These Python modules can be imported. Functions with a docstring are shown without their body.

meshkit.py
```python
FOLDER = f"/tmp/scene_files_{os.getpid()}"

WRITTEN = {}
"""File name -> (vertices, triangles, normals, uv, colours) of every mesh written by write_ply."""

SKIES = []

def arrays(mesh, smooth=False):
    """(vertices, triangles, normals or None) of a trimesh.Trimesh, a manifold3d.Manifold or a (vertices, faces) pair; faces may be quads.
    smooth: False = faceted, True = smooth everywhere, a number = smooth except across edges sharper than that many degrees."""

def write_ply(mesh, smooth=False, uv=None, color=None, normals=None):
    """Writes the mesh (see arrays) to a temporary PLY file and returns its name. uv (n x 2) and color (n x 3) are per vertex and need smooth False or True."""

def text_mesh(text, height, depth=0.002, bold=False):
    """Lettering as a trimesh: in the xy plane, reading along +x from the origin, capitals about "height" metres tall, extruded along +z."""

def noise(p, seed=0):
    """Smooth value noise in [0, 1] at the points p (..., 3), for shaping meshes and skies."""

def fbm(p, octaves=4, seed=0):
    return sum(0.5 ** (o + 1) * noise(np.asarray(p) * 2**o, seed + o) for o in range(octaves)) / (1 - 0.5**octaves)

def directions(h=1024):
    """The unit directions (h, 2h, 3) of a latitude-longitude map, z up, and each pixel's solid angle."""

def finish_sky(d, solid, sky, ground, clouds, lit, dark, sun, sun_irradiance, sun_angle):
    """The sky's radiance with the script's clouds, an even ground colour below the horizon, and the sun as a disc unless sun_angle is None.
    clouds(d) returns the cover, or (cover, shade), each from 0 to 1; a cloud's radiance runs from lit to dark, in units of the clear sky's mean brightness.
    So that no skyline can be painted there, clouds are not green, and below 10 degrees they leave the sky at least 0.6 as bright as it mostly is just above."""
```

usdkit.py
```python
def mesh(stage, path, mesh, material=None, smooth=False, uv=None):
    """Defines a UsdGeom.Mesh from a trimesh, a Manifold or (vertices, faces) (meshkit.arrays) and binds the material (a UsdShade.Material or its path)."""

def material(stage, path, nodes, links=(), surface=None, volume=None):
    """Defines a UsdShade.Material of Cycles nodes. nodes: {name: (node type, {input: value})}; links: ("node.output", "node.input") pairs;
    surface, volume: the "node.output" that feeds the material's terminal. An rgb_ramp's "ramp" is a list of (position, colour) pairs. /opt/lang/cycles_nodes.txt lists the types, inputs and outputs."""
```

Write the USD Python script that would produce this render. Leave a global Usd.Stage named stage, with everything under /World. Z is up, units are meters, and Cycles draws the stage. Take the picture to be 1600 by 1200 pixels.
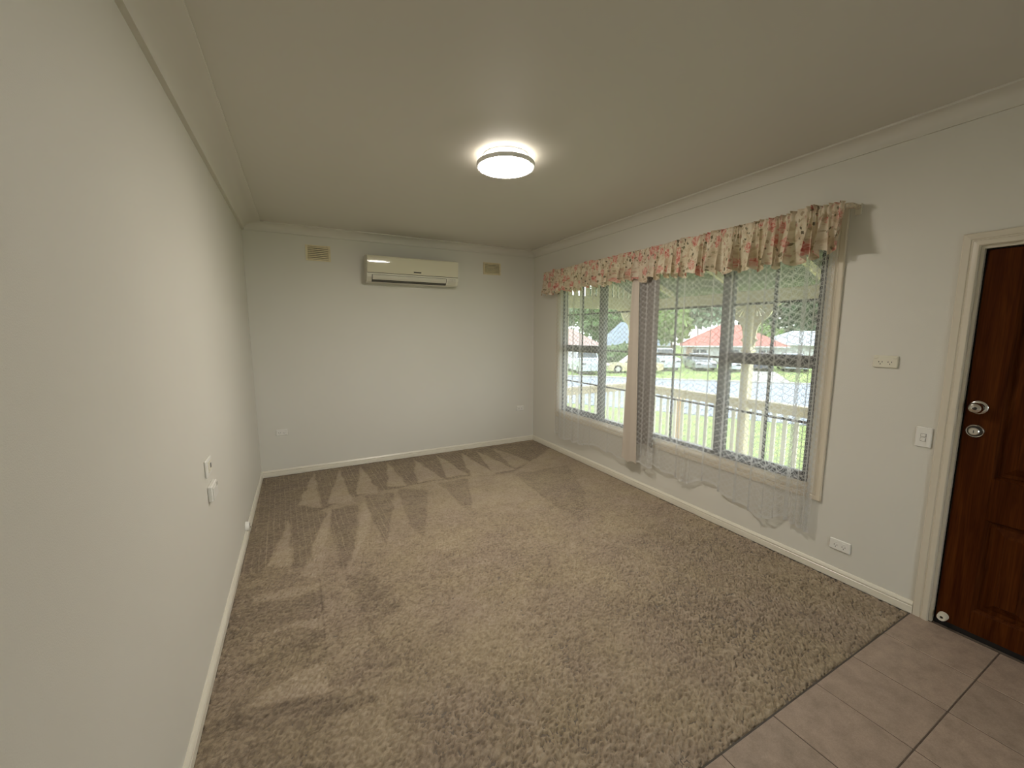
import math, random
import numpy as np
import trimesh
from shapely.geometry import Polygon, box as sbox
from shapely.ops import unary_union
from shapely import affinity
from scipy.spatial import cKDTree
import meshkit, usdkit
from pxr import Usd, UsdGeom, UsdLux, UsdShade, Gf, Sdf, Vt

stage = Usd.Stage.CreateInMemory()
UsdGeom.SetStageUpAxis(stage, 'Z')
UsdGeom.SetStageMetersPerUnit(stage, 1.0)
UsdGeom.Xform.Define(stage, '/World')
UsdGeom.Scope.Define(stage, '/World/Looks')
RNG = np.random.default_rng(7)
random.seed(7)

# ------------------------------------------------------------ camera, sky, exposure
W, D, H, ZC = 3.5365, 5.163, 2.773, 2.6816      # room: x 0..W, y NEAR..D, z 0..H
NEAR = -2.6
CL, CR = 0.178, 0.0865                           # cornice widths (left, other walls)
YAW, PITCH = math.radians(27.713), math.radians(7.327)
CAM = (0.462, 0.0, 1.624)
cam = UsdGeom.Camera.Define(stage, '/World/camera')
FPX = 629.84
cam.CreateHorizontalApertureAttr(36.0)
cam.CreateVerticalApertureAttr(27.0)
cam.CreateFocalLengthAttr(36.0 * FPX / 1600)
cam.CreateClippingRangeAttr(Gf.Vec2f(0.05, 1000))
F = np.array([math.sin(YAW) * math.cos(PITCH), math.cos(YAW) * math.cos(PITCH), -math.sin(PITCH)])
R = np.array([math.cos(YAW), -math.sin(YAW), 0])
U = np.cross(R, F)
mt = Gf.Matrix4d(*[float(v) for v in (*R, 0, *U, 0, *(-F), 0, *CAM, 1)])
cam.AddTransformOp().Set(mt)
cam.CreateExposureAttr(0.0)

SKY = 1.85          # bright overcast sky
LAMP = 133.0         # ceiling lamp diffuser
HALO = 14.0          # back-lit drum of the ceiling lamp
dome = UsdLux.DomeLight.Define(stage, '/World/sky_light')
dome.CreateIntensityAttr(SKY)
dome.CreateColorAttr(Gf.Vec3f(0.93, 0.97, 1.0))

# ------------------------------------------------------------ helpers
used = {}


def numbered(parent, name):
    k = used.get((parent, name), 0)
    used[(parent, name)] = k + 1
    return f'{parent}/{name}' if k == 0 else f'{parent}/{name}_{k:03d}'


def tag(p, label=None, cat=None, group=None, kind=None):
    for k, v in (('label', label), ('category', cat), ('group', group), ('kind', kind)):
        if v:
            p.SetCustomDataByKey(k, v)
    return p


ORIGIN = {}


def thing(name, label, cat, loc=(0, 0, 0), group=None, kind=None):
    path = numbered('/World', name)
    x = UsdGeom.Xform.Define(stage, path)
    x.AddTranslateOp().Set(Gf.Vec3d(*map(float, loc)))
    ORIGIN[path] = np.array(loc, float)
    tag(x.GetPrim(), label, cat, group, kind)
    return path


def arr(m):
    if isinstance(m, (list,)):
        m = trimesh.util.concatenate([trimesh.Trimesh(*a2(x), process=False) for x in m])
    return m


def a2(m):
    v, f, _ = meshkit.arrays(m)
    return v, f


def obj(name, mesh, m, parent='/World', smooth=False, uv=None, label=None, cat=None, group=None, kind=None):
    """One mesh prim; the mesh is given in world coordinates."""
    mesh = arr(mesh)
    path = numbered(parent, name)
    root = '/'.join(path.split('/')[:3])
    o = ORIGIN.get(root)
    v, f = a2(mesh)
    if o is not None and parent != '/World':
        v = v - o
    g = usdkit.mesh(stage, path, trimesh.Trimesh(v, f, process=False), MAT[m], smooth=smooth, uv=uv)
    tag(g.GetPrim(), label, cat, group, kind)
    return path


def bx(x0, x1, y0, y1, z0, z1):
    m = trimesh.creation.box([abs(x1 - x0), abs(y1 - y0), abs(z1 - z0)])
    m.apply_translation([(x0 + x1) / 2, (y0 + y1) / 2, (z0 + z1) / 2])
    return m


def rb(x0, x1, y0, y1, z0, z1, r=0.003):
    """chamfered box"""
    x0, x1 = sorted((x0, x1)); y0, y1 = sorted((y0, y1)); z0, z1 = sorted((z0, z1))
    r = min(r, (x1 - x0) * .45, (y1 - y0) * .45, (z1 - z0) * .45)
    p = []
    for sx in (0, 1):
        for sy in (0, 1):
            for sz in (0, 1):
                c = np.array([(x0, x1)[sx], (y0, y1)[sy], (z0, z1)[sz]])
                d = np.array([1 - 2 * sx, 1 - 2 * sy, 1 - 2 * sz]) * r
                for k in range(3):
                    e = d.copy(); e[k] = 0
                    p.append(c + e)
    return trimesh.convex.convex_hull(np.array(p))


def extr(poly, h):
    return trimesh.creation.extrude_polygon(poly, h, engine='earcut')


def extr_x(poly, x0, x1):
    """polygon in (y, z) extruded along x"""
    m = extr(poly, x1 - x0)
    v = m.vertices
    return trimesh.Trimesh(np.c_[x0 + v[:, 2], v[:, 0], v[:, 1]], m.faces, process=False)


def extr_y(poly, y0, y1):
    """polygon in (x, z) extruded along y"""
    m = extr(poly, y1 - y0)
    v = m.vertices
    return trimesh.Trimesh(np.c_[v[:, 0], y1 - v[:, 2], v[:, 1]], m.faces, process=False)


def lathe(prof, n=48, axis='z', at=(0, 0, 0)):
    m = trimesh.creation.revolve(np.array(prof, float), sections=n)
    v = m.vertices.copy()
    if axis == 'x':                    # local z -> -x (into the room from the right wall)
        v = np.c_[-v[:, 2], v[:, 0], -v[:, 1]][:, [0, 1, 2]]
        v = np.c_[v[:, 0], v[:, 1], -v[:, 2]]
    if axis == '+x':
        v = np.c_[v[:, 2], v[:, 0], v[:, 1]]
    return trimesh.Trimesh(v + np.array(at), m.faces, process=False)


def loft(a, b, closed=True):
    """skin between two corresponding rings of points, with end caps"""
    a, b = np.array(a, float), np.array(b, float)
    n = len(a)
    f = []
    for i in range(n if closed else n - 1):
        j = (i + 1) % n
        f += [[i, j, n + j], [i, n + j, n + i]]
    return a, b, np.array(f)


def trim_piece(A, B, inn, out, prof, ma=1, mb=1):
    """moulding from A to B (outer corners); inn = towards the opening, out = off the wall; prof = [(u inward, v outward)] closed ring; ma, mb = mitre 1 or 0"""
    A, B, inn, out = (np.array(q, float) for q in (A, B, inn, out))
    d = (B - A) / np.linalg.norm(B - A)
    ra = [A + inn * u + d * u * ma + out * v for u, v in prof]
    rb_ = [B + inn * u - d * u * mb + out * v for u, v in prof]
    a, b, f = loft(ra, rb_)
    n = len(prof)
    pm = trimesh.creation.triangulate_polygon(Polygon(prof), engine='earcut')
    pv, pf = pm
    idx = [int(np.argmin([(u - q[0]) ** 2 + (v - q[1]) ** 2 for u, v in prof])) for q in pv]
    pf = np.array([[idx[i] for i in t] for t in pf])
    m = trimesh.Trimesh(np.vstack([a, b]), np.vstack([f, pf, pf[:, ::-1] + n]), process=False)
    m.fix_normals()
    return m


def tube(pts, r, sides=8):
    pts = np.array(pts, float)
    t = np.gradient(pts, axis=0)
    t /= np.linalg.norm(t, axis=1)[:, None]
    up = np.array([0, 0, 1.0])
    a = np.cross(t, up)
    bad = np.linalg.norm(a, axis=1) < 1e-6
    a[bad] = [1, 0, 0]
    a /= np.linalg.norm(a, axis=1)[:, None]
    b = np.cross(t, a)
    an = np.arange(sides) * 2 * np.pi / sides
    rr = np.broadcast_to(r, (len(pts),))
    v = pts[:, None] + rr[:, None, None] * (np.cos(an)[None, :, None] * a[:, None] + np.sin(an)[None, :, None] * b[:, None])
    f = []
    for i in range(len(pts) - 1):
        for j in range(sides):
            k = (j + 1) % sides
            f += [[i * sides + j, i * sides + k, (i + 1) * sides + k], [i * sides + j, (i + 1) * sides + k, (i + 1) * sides + j]]
    n = len(pts) * sides
    v = np.vstack([v.reshape(-1, 3), pts[0], pts[-1]])
    for j in range(sides):
        k = (j + 1) % sides
        f += [[n, k, j], [n + 1, (len(pts) - 1) * sides + j, (len(pts) - 1) * sides + k]]
    m = trimesh.Trimesh(v, f, process=False)
    m.fix_normals()
    return m


# ------------------------------------------------------------ materials
MAT = {}


def mat(name, nodes, links, surface='p.BSDF'):
    MAT[name] = usdkit.material(stage, '/World/Looks/' + name, nodes, links, surface=surface)


def plain(name, col, rough=.5, spec=.5, metal=0., bump=None, vary=None, **kw):
    """principled with slight colour mottling and optional noise bump (scale, distance, strength)"""
    n = {'p': ('principled_bsdf', dict(base_color=col, roughness=rough, specular_ior_level=spec, metallic=metal, **kw)),
         'g': ('geometry', {})}
    l = []
    if vary:
        sc, amt = vary
        n['v'] = ('noise_texture', dict(scale=sc, detail=3.0))
        n['r'] = ('rgb_ramp', dict(ramp=[(0.3, tuple(c * (1 - amt) for c in col)), (0.7, tuple(min(1, c * (1 + amt)) for c in col))]))
        l += [('g.position', 'v.vector'), ('v.fac', 'r.fac'), ('r.color', 'p.base_color')]
    if bump:
        n['bn'] = ('noise_texture', dict(scale=bump[0], detail=3.0))
        n['b'] = ('bump', dict(distance=bump[1], strength=bump[2]))
        l += [('g.position', 'bn.vector'), ('bn.fac', 'b.height'), ('b.normal', 'p.normal')]
    mat(name, n, l)


plain('wall_paint', (.70, .675, .60), .55, .3, bump=(260, .0015, .35), vary=(1.2, .012))
plain('ceiling_paint', (.66, .63, .56), .6, .3, bump=(300, .001, .25), vary=(1.0, .012))
plain('cornice_paint', (.68, .65, .575), .5, .35)
plain('trim_paint', (.76, .715, .60), .3, .5, bump=(60, .0006, .15))
plain('arch_paint', (.72, .64, .50), .32, .5, bump=(60, .0006, .15))
plain('door_trim_paint', (.66, .60, .485), .35, .5, bump=(60, .0006, .15))
plain('white_plastic', (.80, .78, .72), .3, .5)
plain('cream_plastic', (.74, .70, .57), .35, .5)
plain('aged_plastic', (.70, .61, .40), .45, .4, vary=(30, .06))
plain('grey_plastic', (.45, .43, .38), .4, .5)
plain('dark_plastic', (.02, .02, .02), .4, .5)
plain('ac_body', (.72, .69, .58), .32, .5)
plain('ac_panel', (.73, .69, .53), .06, .5, coat_weight=.6, coat_roughness=.03)
plain('ac_vane', (.66, .63, .53), .3, .5)
plain('badge_print', (.07, .065, .055), .5, .3)
plain('ac_gap', (.10, .095, .08), .6, .3)
plain('window_alloy', (.018, .018, .02), .4, .5, bump=(40, .0005, .1))
plain('chrome', (.62, .60, .56), .16, .5, metal=1.)
plain('chrome_dark', (.10, .095, .09), .3, .5, metal=1.)
plain('rubber_white', (.72, .68, .56), .5, .4)
plain('brass_strip', (.09, .075, .06), .5, .4)
plain('seal_black', (.012, .010, .009), .7, .3)
plain('grout', (.13, .10, .078), .9, .2, vary=(40, .15))
plain('subfloor', (.2, .17, .14), .9, .2)
plain('lamp_ring', (.84, .83, .80), .35, .5)
plain('lamp_base', (.8, .8, .78), .4, .5)
mat('lamp_glow', {'p': ('principled_bsdf', dict(base_color=(.9, .9, .88), roughness=.4, emission_color=(1., .935, .855), emission_strength=LAMP))}, [])
mat('halo_glow', {'p': ('principled_bsdf', dict(base_color=(.9, .9, .88), roughness=.4, emission_color=(1., .93, .83), emission_strength=HALO))}, [])

# tiles: beige, cloudy
for k, c in enumerate([(.375, .285, .222), (.36, .277, .216), (.388, .296, .23)]):
    mat(f'tile_{k}', {
        'g': ('geometry', {}), 'n1': ('noise_texture', dict(scale=11.0 + 2 * k, detail=8.0, roughness=.68, distortion=.15)),
        'n2': ('noise_texture', dict(scale=160., detail=2.)),
        'r': ('rgb_ramp', dict(ramp=[(.32, tuple(x * .80 for x in c)), (.5, c), (.68, tuple(x * 1.16 for x in c))])),
        'r2': ('rgb_ramp', dict(ramp=[(.35, (.86, .86, .86)), (.65, (1.08, 1.08, 1.08))])),
        'm': ('mix_color', dict(blend_type='multiply', fac=.6)),
        'b': ('bump', dict(distance=.001, strength=.12)),
        'p': ('principled_bsdf', dict(roughness=.42, specular_ior_level=.4))},
        [('g.position', 'n1.vector'), ('g.position', 'n2.vector'), ('n1.fac', 'r.fac'), ('n2.fac', 'r2.fac'),
         ('r.color', 'm.a'), ('r2.color', 'm.b'), ('m.result', 'p.base_color'), ('n1.fac', 'b.height'), ('b.normal', 'p.normal')])

# carpet: two-tone by pile lay (primvar nap), tuft noise
mat('carpet_pile', {
    'a': ('attribute', dict(attribute='nap')), 'g': ('geometry', {}),
    'n': ('noise_texture', dict(scale=420., detail=2.)), 'n2': ('noise_texture', dict(scale=2.6, detail=4.)),
    'r': ('rgb_ramp', dict(ramp=[(0., (.190, .150, .112)), (.5, (.385, .312, .222)), (1., (.52, .435, .335))])),
    'r2': ('rgb_ramp', dict(ramp=[(.3, (.74, .74, .75)), (.7, (1.2, 1.18, 1.14))])),
    'r3': ('rgb_ramp', dict(ramp=[(.36, (.965, .95, .985)), (.64, (1.02, 1.02, .98))])),
    'm': ('mix_color', dict(blend_type='multiply', fac=.75, use_clamp_result=False)),
    'm2': ('mix_color', dict(blend_type='multiply', fac=1., use_clamp_result=False)),
    'b': ('bump', dict(distance=.003, strength=.6)),
    'p': ('principled_bsdf', dict(roughness=.95, specular_ior_level=.1, sheen_weight=.12, sheen_roughness=.5, sheen_tint=(.9, .82, .7)))},
    [('g.position', 'n.vector'), ('g.position', 'n2.vector'), ('a.fac', 'r.fac'), ('n.fac', 'r2.fac'), ('n2.fac', 'r3.fac'), ('r.color', 'm.a'), ('r2.color', 'm.b'),
     ('m.result', 'm2.a'), ('r3.color', 'm2.b'), ('m2.result', 'p.base_color'), ('n.fac', 'b.height'), ('b.normal', 'p.normal')])

# door timber
mat('door_timber', {
    'g': ('geometry', {}), 'mp': ('mapping', dict(scale=(14., 14., .9))),
    'n': ('noise_texture', dict(scale=2.2, detail=6., roughness=.6, distortion=.8)),
    'mp2': ('mapping', dict(scale=(90., 90., 3.))), 'n2': ('noise_texture', dict(scale=2., detail=3.)),
    'r': ('rgb_ramp', dict(ramp=[(.28, (.034, .0075, .0012)), (.5, (.062, .0155, .0026)), (.72, (.095, .027, .005))])),
    'r2': ('rgb_ramp', dict(ramp=[(.35, (.75, .72, .7)), (.6, (1.1, 1.1, 1.1))])),
    'm': ('mix_color', dict(blend_type='multiply', fac=.8, use_clamp_result=False)),
    'p': ('principled_bsdf', dict(roughness=.45, specular_ior_level=.05))},
    [('g.position', 'mp.vector'), ('mp.vector', 'n.vector'), ('g.position', 'mp2.vector'), ('mp2.vector', 'n2.vector'),
     ('n.fac', 'r.fac'), ('n2.fac', 'r2.fac'), ('r.color', 'm.a'), ('r2.color', 'm.b'), ('m.result', 'p.base_color')])

# window glass
mat('pane_glass', {'t': ('transparent_bsdf', dict(color=(.93, .95, .94))), 'g': ('glossy_bsdf', dict(roughness=.02)), 'f': ('layer_weight', dict(blend=.5)),
                   'pw': ('math', dict(math_type='power', value2=5.)), 'ma': ('math', dict(math_type='multiply_add', value2=.9, value3=.035)), 'm': ('mix_closure', {})},
    [('f.facing', 'pw.value1'), ('pw.value', 'ma.value1'), ('ma.value', 'm.fac'), ('t.BSDF', 'm.closure1'), ('g.BSDF', 'm.closure2')], surface='m.closure')


# lace: white trellis threads on fine net; uv = metres of cloth
def lace(name, net, on_a=.80, through=.45, a=.060, b=.052):
    N, L = {}, []
    N['uv'] = ('uvmap', dict(attribute='st'))
    N['s'] = ('separate_xyz', {})
    L += [('uv.UV', 's.vector')]
    cnt = [0]

    def mth(op, x, y=None, z=None):
        k = f'k{cnt[0]}'; cnt[0] += 1
        d = dict(math_type=op)
        for nm, q in (('value1', x), ('value2', y), ('value3', z)):
            if q is None:
                continue
            if isinstance(q, str):
                L.append((q, f'{k}.{nm}'))
            else:
                d[nm] = float(q)
        N[k] = ('math', d)
        return k + '.value'
    u2 = mth('multiply', 's.x', 2 * math.pi / a)
    v2 = mth('multiply', 's.y', 2 * math.pi / b)
    wob = mth('multiply', mth('sine', v2), 1.25)
    s1 = mth('absolute', mth('sine', mth('multiply', mth('add', u2, wob), .5)))
    s2 = mth('absolute', mth('cosine', mth('multiply', mth('subtract', u2, wob), .5)))
    t1 = mth('maximum', mth('less_than', s1, .16), mth('less_than', mth('absolute', mth('subtract', s1, .62)), .06))
    t2 = mth('maximum', mth('less_than', s2, .16), mth('less_than', mth('absolute', mth('subtract', s2, .62)), .06))
    dots = mth('greater_than', mth('multiply', mth('cosine', mth('multiply', u2, 2.)), mth('cosine', mth('multiply', v2, 2.))), .72)
    curl = mth('less_than', mth('absolute', mth('subtract', mth('cosine', mth('add', v2, mth('multiply', mth('cosine', u2), 1.6))), .35)), .22)
    on = mth('maximum', mth('maximum', t1, t2), mth('maximum', dots, mth('multiply', curl, .75)))
    hem = mth('less_than', 's.y', HEMV)
    al = mth('add', mth('multiply', on, on_a - net), net)
    al = mth('maximum', al, mth('multiply', hem, .72))
    N['t'] = ('transparent_bsdf', dict(color=(1, 1, 1)))
    N['d'] = ('diffuse_bsdf', dict(color=(.80, .79, .76)))
    N['tr'] = ('translucent_bsdf', dict(color=(.74, .74, .72)))
    N['m1'] = ('mix_closure', dict(fac=through))
    N['m2'] = ('mix_closure', {})
    L += [('d.BSDF', 'm1.closure1'), ('tr.BSDF', 'm1.closure2'), ('t.BSDF', 'm2.closure1'), ('m1.closure', 'm2.closure2'), (al, 'm2.fac')]
    mat(name, N, L, surface='m2.closure')


HEMV = .022
lace('lace_cloth', .055)
plain('lace_folded', (.56, .49, .41), .85, .1, bump=(420, .001, .4), vary=(160, .10))
plain('bunch_shade_cloth', (.155, .125, .095), .9, .1, bump=(300, .001, .3))  # dark taupe stands for the shade inside the curtain bunch

# floral valance cloth
mat('floral_cloth', {
    'uv': ('uvmap', dict(attribute='st')),
    'wn': ('noise_texture', dict(scale=26., detail=3.)), 'wa': ('vector_math', dict(math_type='scale', scale=.050)), 'wadd': ('vector_math', dict(math_type='add')),
    'v1': ('voronoi_texture', dict(scale=9.5, randomness=.95)),
    'sep': ('separate_color', {}),
    'pick': ('math', dict(math_type='greater_than', value2=.36)),
    'near': ('map_range', dict(from_min=.46, from_max=.38, to_min=0., to_max=1.)),
    'rose': ('math', dict(math_type='multiply')),
    'pet': ('noise_texture', dict(scale=46., detail=3., distortion=.9)),
    'rosec': ('rgb_ramp', dict(ramp=[(.30, (.50, .13, .11)), (.42, (.66, .27, .22)), (.54, (.73, .46, .37)), (.68, (.76, .62, .50))])),
    'lv': ('voronoi_texture', dict(scale=31., randomness=1.)), 'lsep': ('separate_color', {}),
    'lpick': ('math', dict(math_type='greater_than', value2=.22)), 'lnear': ('map_range', dict(from_min=.44, from_max=.30, to_min=0., to_max=1.)), 'leaf': ('math', dict(math_type='multiply')),
    'leafc': ('rgb_ramp', dict(ramp=[(.0, (.17, .145, .10)), (.16, (.24, .21, .13)), (.4, (.44, .36, .23)), (.65, (.52, .40, .28)), (.85, (.60, .40, .31))])),
    'ln': ('noise_texture', dict(scale=5., detail=2.)), 'lgate': ('map_range', dict(from_min=.34, from_max=.48, to_min=.5, to_max=1.)), 'leaf2': ('math', dict(math_type='multiply')),
    'bgn': ('noise_texture', dict(scale=17., detail=4., distortion=.6)), 'bgc': ('rgb_ramp', dict(ramp=[(.36, (.60, .47, .33)), (.46, (.70, .59, .44)), (.62, (.76, .67, .53))])),
    'c1': ('mix_color', {}), 'c2': ('mix_color', {}),
    'd': ('principled_bsdf', dict(roughness=.85, specular_ior_level=.15)), 'tr': ('translucent_bsdf', {}), 'mx': ('mix_closure', dict(fac=.22)),
    'wv': ('noise_texture', dict(scale=420., detail=1.)), 'b': ('bump', dict(distance=.001, strength=.3))},
    [('uv.UV', 'wn.vector'), ('wn.color', 'wa.vector1'), ('wa.vector', 'wadd.vector1'), ('uv.UV', 'wadd.vector2'),
     ('wadd.vector', 'v1.vector'), ('v1.color', 'sep.color'), ('sep.r', 'pick.value1'), ('v1.distance', 'near.value'), ('near.result', 'rose.value1'), ('pick.value', 'rose.value2'),
     ('uv.UV', 'pet.vector'), ('pet.fac', 'rosec.fac'),
     ('wadd.vector', 'lv.vector'), ('lv.color', 'lsep.color'), ('lsep.r', 'lpick.value1'), ('lv.distance', 'lnear.value'), ('lnear.result', 'leaf.value1'), ('lpick.value', 'leaf.value2'),
     ('lsep.g', 'leafc.fac'), ('uv.UV', 'ln.vector'), ('ln.fac', 'lgate.value'), ('leaf.value', 'leaf2.value1'), ('lgate.result', 'leaf2.value2'),
     ('uv.UV', 'bgn.vector'), ('bgn.fac', 'bgc.fac'), ('bgc.color', 'c1.a'), ('leaf2.value', 'c1.fac'), ('leafc.color', 'c1.b'), ('rose.value', 'c2.fac'), ('c1.result', 'c2.a'), ('rosec.color', 'c2.b'), ('c2.result', 'd.base_color'), ('c2.result', 'tr.color'),
     ('uv.UV', 'wv.vector'), ('wv.fac', 'b.height'), ('b.normal', 'd.normal'), ('d.BSDF', 'mx.closure1'), ('tr.BSDF', 'mx.closure2')], surface='mx.closure')
plain('floral_rod_sleeve', (.60, .51, .385), .85, .15, vary=(60, .25))

# outside
plain('verandah_paint', (.74, .655, .49), .5, .4, vary=(5, .05))
plain('baluster_paint', (.86, .84, .76), .45, .4)
plain('deck_board', (.40, .34, .27), .7, .3, vary=(6, .15))
plain('roof_sheet', (.17, .19, .165), .5, .4, vary=(4, .08))
plain('post_timber', (.66, .42, .24), .6, .3, vary=(12, .12))
plain('grass_lawn', (.20, .275, .09), .9, .1, vary=(1.5, .25), bump=(8, .05, .5))
plain('road_asphalt', (.22, .26, .33), .85, .2, vary=(2, .08))
plain('kerb_concrete', (.36, .36, .35), .85, .2, vary=(3, .08))
plain('house_wall', (.46, .47, .48), .8, .2, vary=(1, .05))
plain('house_brick', (.34, .24, .19), .8, .2, vary=(6, .15))
plain('roof_red', (.40, .135, .115), .7, .2, vary=(2.5, .18), bump=(5, .05, .6))
plain('roof_blue', (.20, .25, .32), .6, .3, vary=(1.5, .1))
plain('roof_pink', (.36, .25, .235), .7, .2, vary=(2, .1))
plain('roof_pale', (.33, .37, .43), .5, .3, vary=(2, .06))
plain('house_glass', (.05, .06, .07), .1, .5)
plain('house_trim', (.5, .52, .54), .5, .4)
plain('car_white', (.42, .47, .54), .2, .5, coat_weight=.5)
plain('car_blue', (.33, .42, .52), .2, .5, coat_weight=.5)
plain('car_beige', (.50, .43, .28), .2, .5, coat_weight=.5)
plain('car_grey', (.24, .26, .30), .2, .5, coat_weight=.5)
plain('car_dark', (.05, .06, .09), .2, .5, coat_weight=.5)
plain('car_glass', (.04, .05, .06), .08, .5)
plain('tyre', (.02, .02, .02), .8, .2)
plain('hub_cap', (.5, .5, .5), .35, .5, metal=.7)
plain('sign_red', (.62, .08, .06), .5, .4)
plain('bark', (.16, .11, .075), .9, .1, vary=(8, .25))
for nm, c in (('leaf_dark', (.045, .075, .035)), ('leaf_mid', (.085, .15, .05)), ('leaf_bright', (.16, .235, .075)), ('leaf_grey', (.15, .20, .13))):
    mat(nm, {'g': ('geometry', {}), 'n': ('noise_texture', dict(scale=1.3, detail=3.)),
             'r': ('rgb_ramp', dict(ramp=[(.3, tuple(x * .6 for x in c)), (.7, tuple(x * 1.5 for x in c))])),
             'd': ('principled_bsdf', dict(roughness=.6, specular_ior_level=.3)), 't': ('translucent_bsdf', {}), 'm': ('mix_closure', dict(fac=.3))},
        [('g.position', 'n.vector'), ('n.fac', 'r.fac'), ('r.color', 'd.base_color'), ('r.color', 't.color'), ('d.BSDF', 'm.closure1'), ('t.BSDF', 'm.closure2')], surface='m.closure')

# ------------------------------------------------------------ room shell
T = .12
WY0, WY1, WZ0, WZ1 = 1.420, 4.480, .563, 2.325        # window opening
DY0, DY1, DZ1 = -.066, .760, 2.052                     # door opening
YT = .832                                              # carpet / tile line

S = dict(kind='structure')
obj('wall_left', bx(-T, 0, NEAR - T, D + T, -.05, H + .05), 'wall_paint', label='plain off-white wall on the left with two small wall plates', cat='wall', **S)
obj('wall_far', bx(0, W, D, D + T, -.05, H + .05), 'wall_paint', label='plain off-white end wall carrying the air conditioner and two vents', cat='wall', **S)
NX0, NX1, NZ1 = .25, 1.95, 2.06                     # opening for a made-up sliding door, added to let in fill daylight
obj('wall_near', extr_y(sbox(0, -.05, W, H + .05).difference(sbox(NX0, -.06, NX1, NZ1)), NEAR - T, NEAR), 'wall_paint', label='plain off-white wall behind the viewer', cat='wall', **S)
rw = sbox(NEAR - T, -.05, D + T, H + .05).difference(sbox(WY0, WZ0, WY1, WZ1)).difference(sbox(DY0, -.06, DY1, DZ1))
obj('wall_right', extr_x(rw, W, W + T), 'wall_paint', label='off-white wall on the right with the curtained window and timber door', cat='wall', **S)
obj('ceiling', bx(0, W, NEAR, D, H, H + .08), 'ceiling_paint', label='flat painted plaster ceiling with one round lamp', cat='ceiling', **S)

# cornices: coved plaster with a small step at both edges, mitred round the room
prof = [(1.0, 0.), (1.0, .011), (.945, .0125)]
for k in range(13):
    th = k / 12 * math.pi / 2
    prof.append((.90 - .765 * math.sin(th), .0135 + .0645 * (1 - math.cos(th))))
prof += [(.135, H - ZC - .001), (0., H - ZC - .001), (0., 0.)]
bt = (H - ZC)


def corner_ring(wx, sx, wy, sy):
    """ring of profile points at a room corner"""
    cx = CL if sx > 0 else CR
    return np.array([[wx + sx * a * cx, wy + sy * a * CR, H - b] for a, b in prof])


rings = {'fl': corner_ring(0, 1, D, -1), 'fr': corner_ring(W, -1, D, -1), 'nr': corner_ring(W, -1, NEAR, 1), 'nl': corner_ring(0, 1, NEAR, 1)}
for (a, b, lab) in (('nl', 'fl', 'wide coved plaster cornice along the left wall'), ('fl', 'fr', 'coved plaster cornice along the end wall'),
                    ('fr', 'nr', 'coved plaster cornice above the curtained window wall'), ('nr', 'nl', 'coved plaster cornice behind the viewer')):
    va, vb, f = loft(rings[a], rings[b])
    m = trimesh.Trimesh(np.vstack([va, vb]), f, process=False)
    m.fix_normals()
    obj('trim', m, 'cornice_paint', smooth=25, label=lab, cat='cornice', **S)

# skirtings
sk = [(0, 0), (.016, 0), (.016, .040), (.0135, .043), (.0135, .047), (.016, .050), (.0155, .056), (.010, .066), (.006, .071), (0, .071)]


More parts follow.
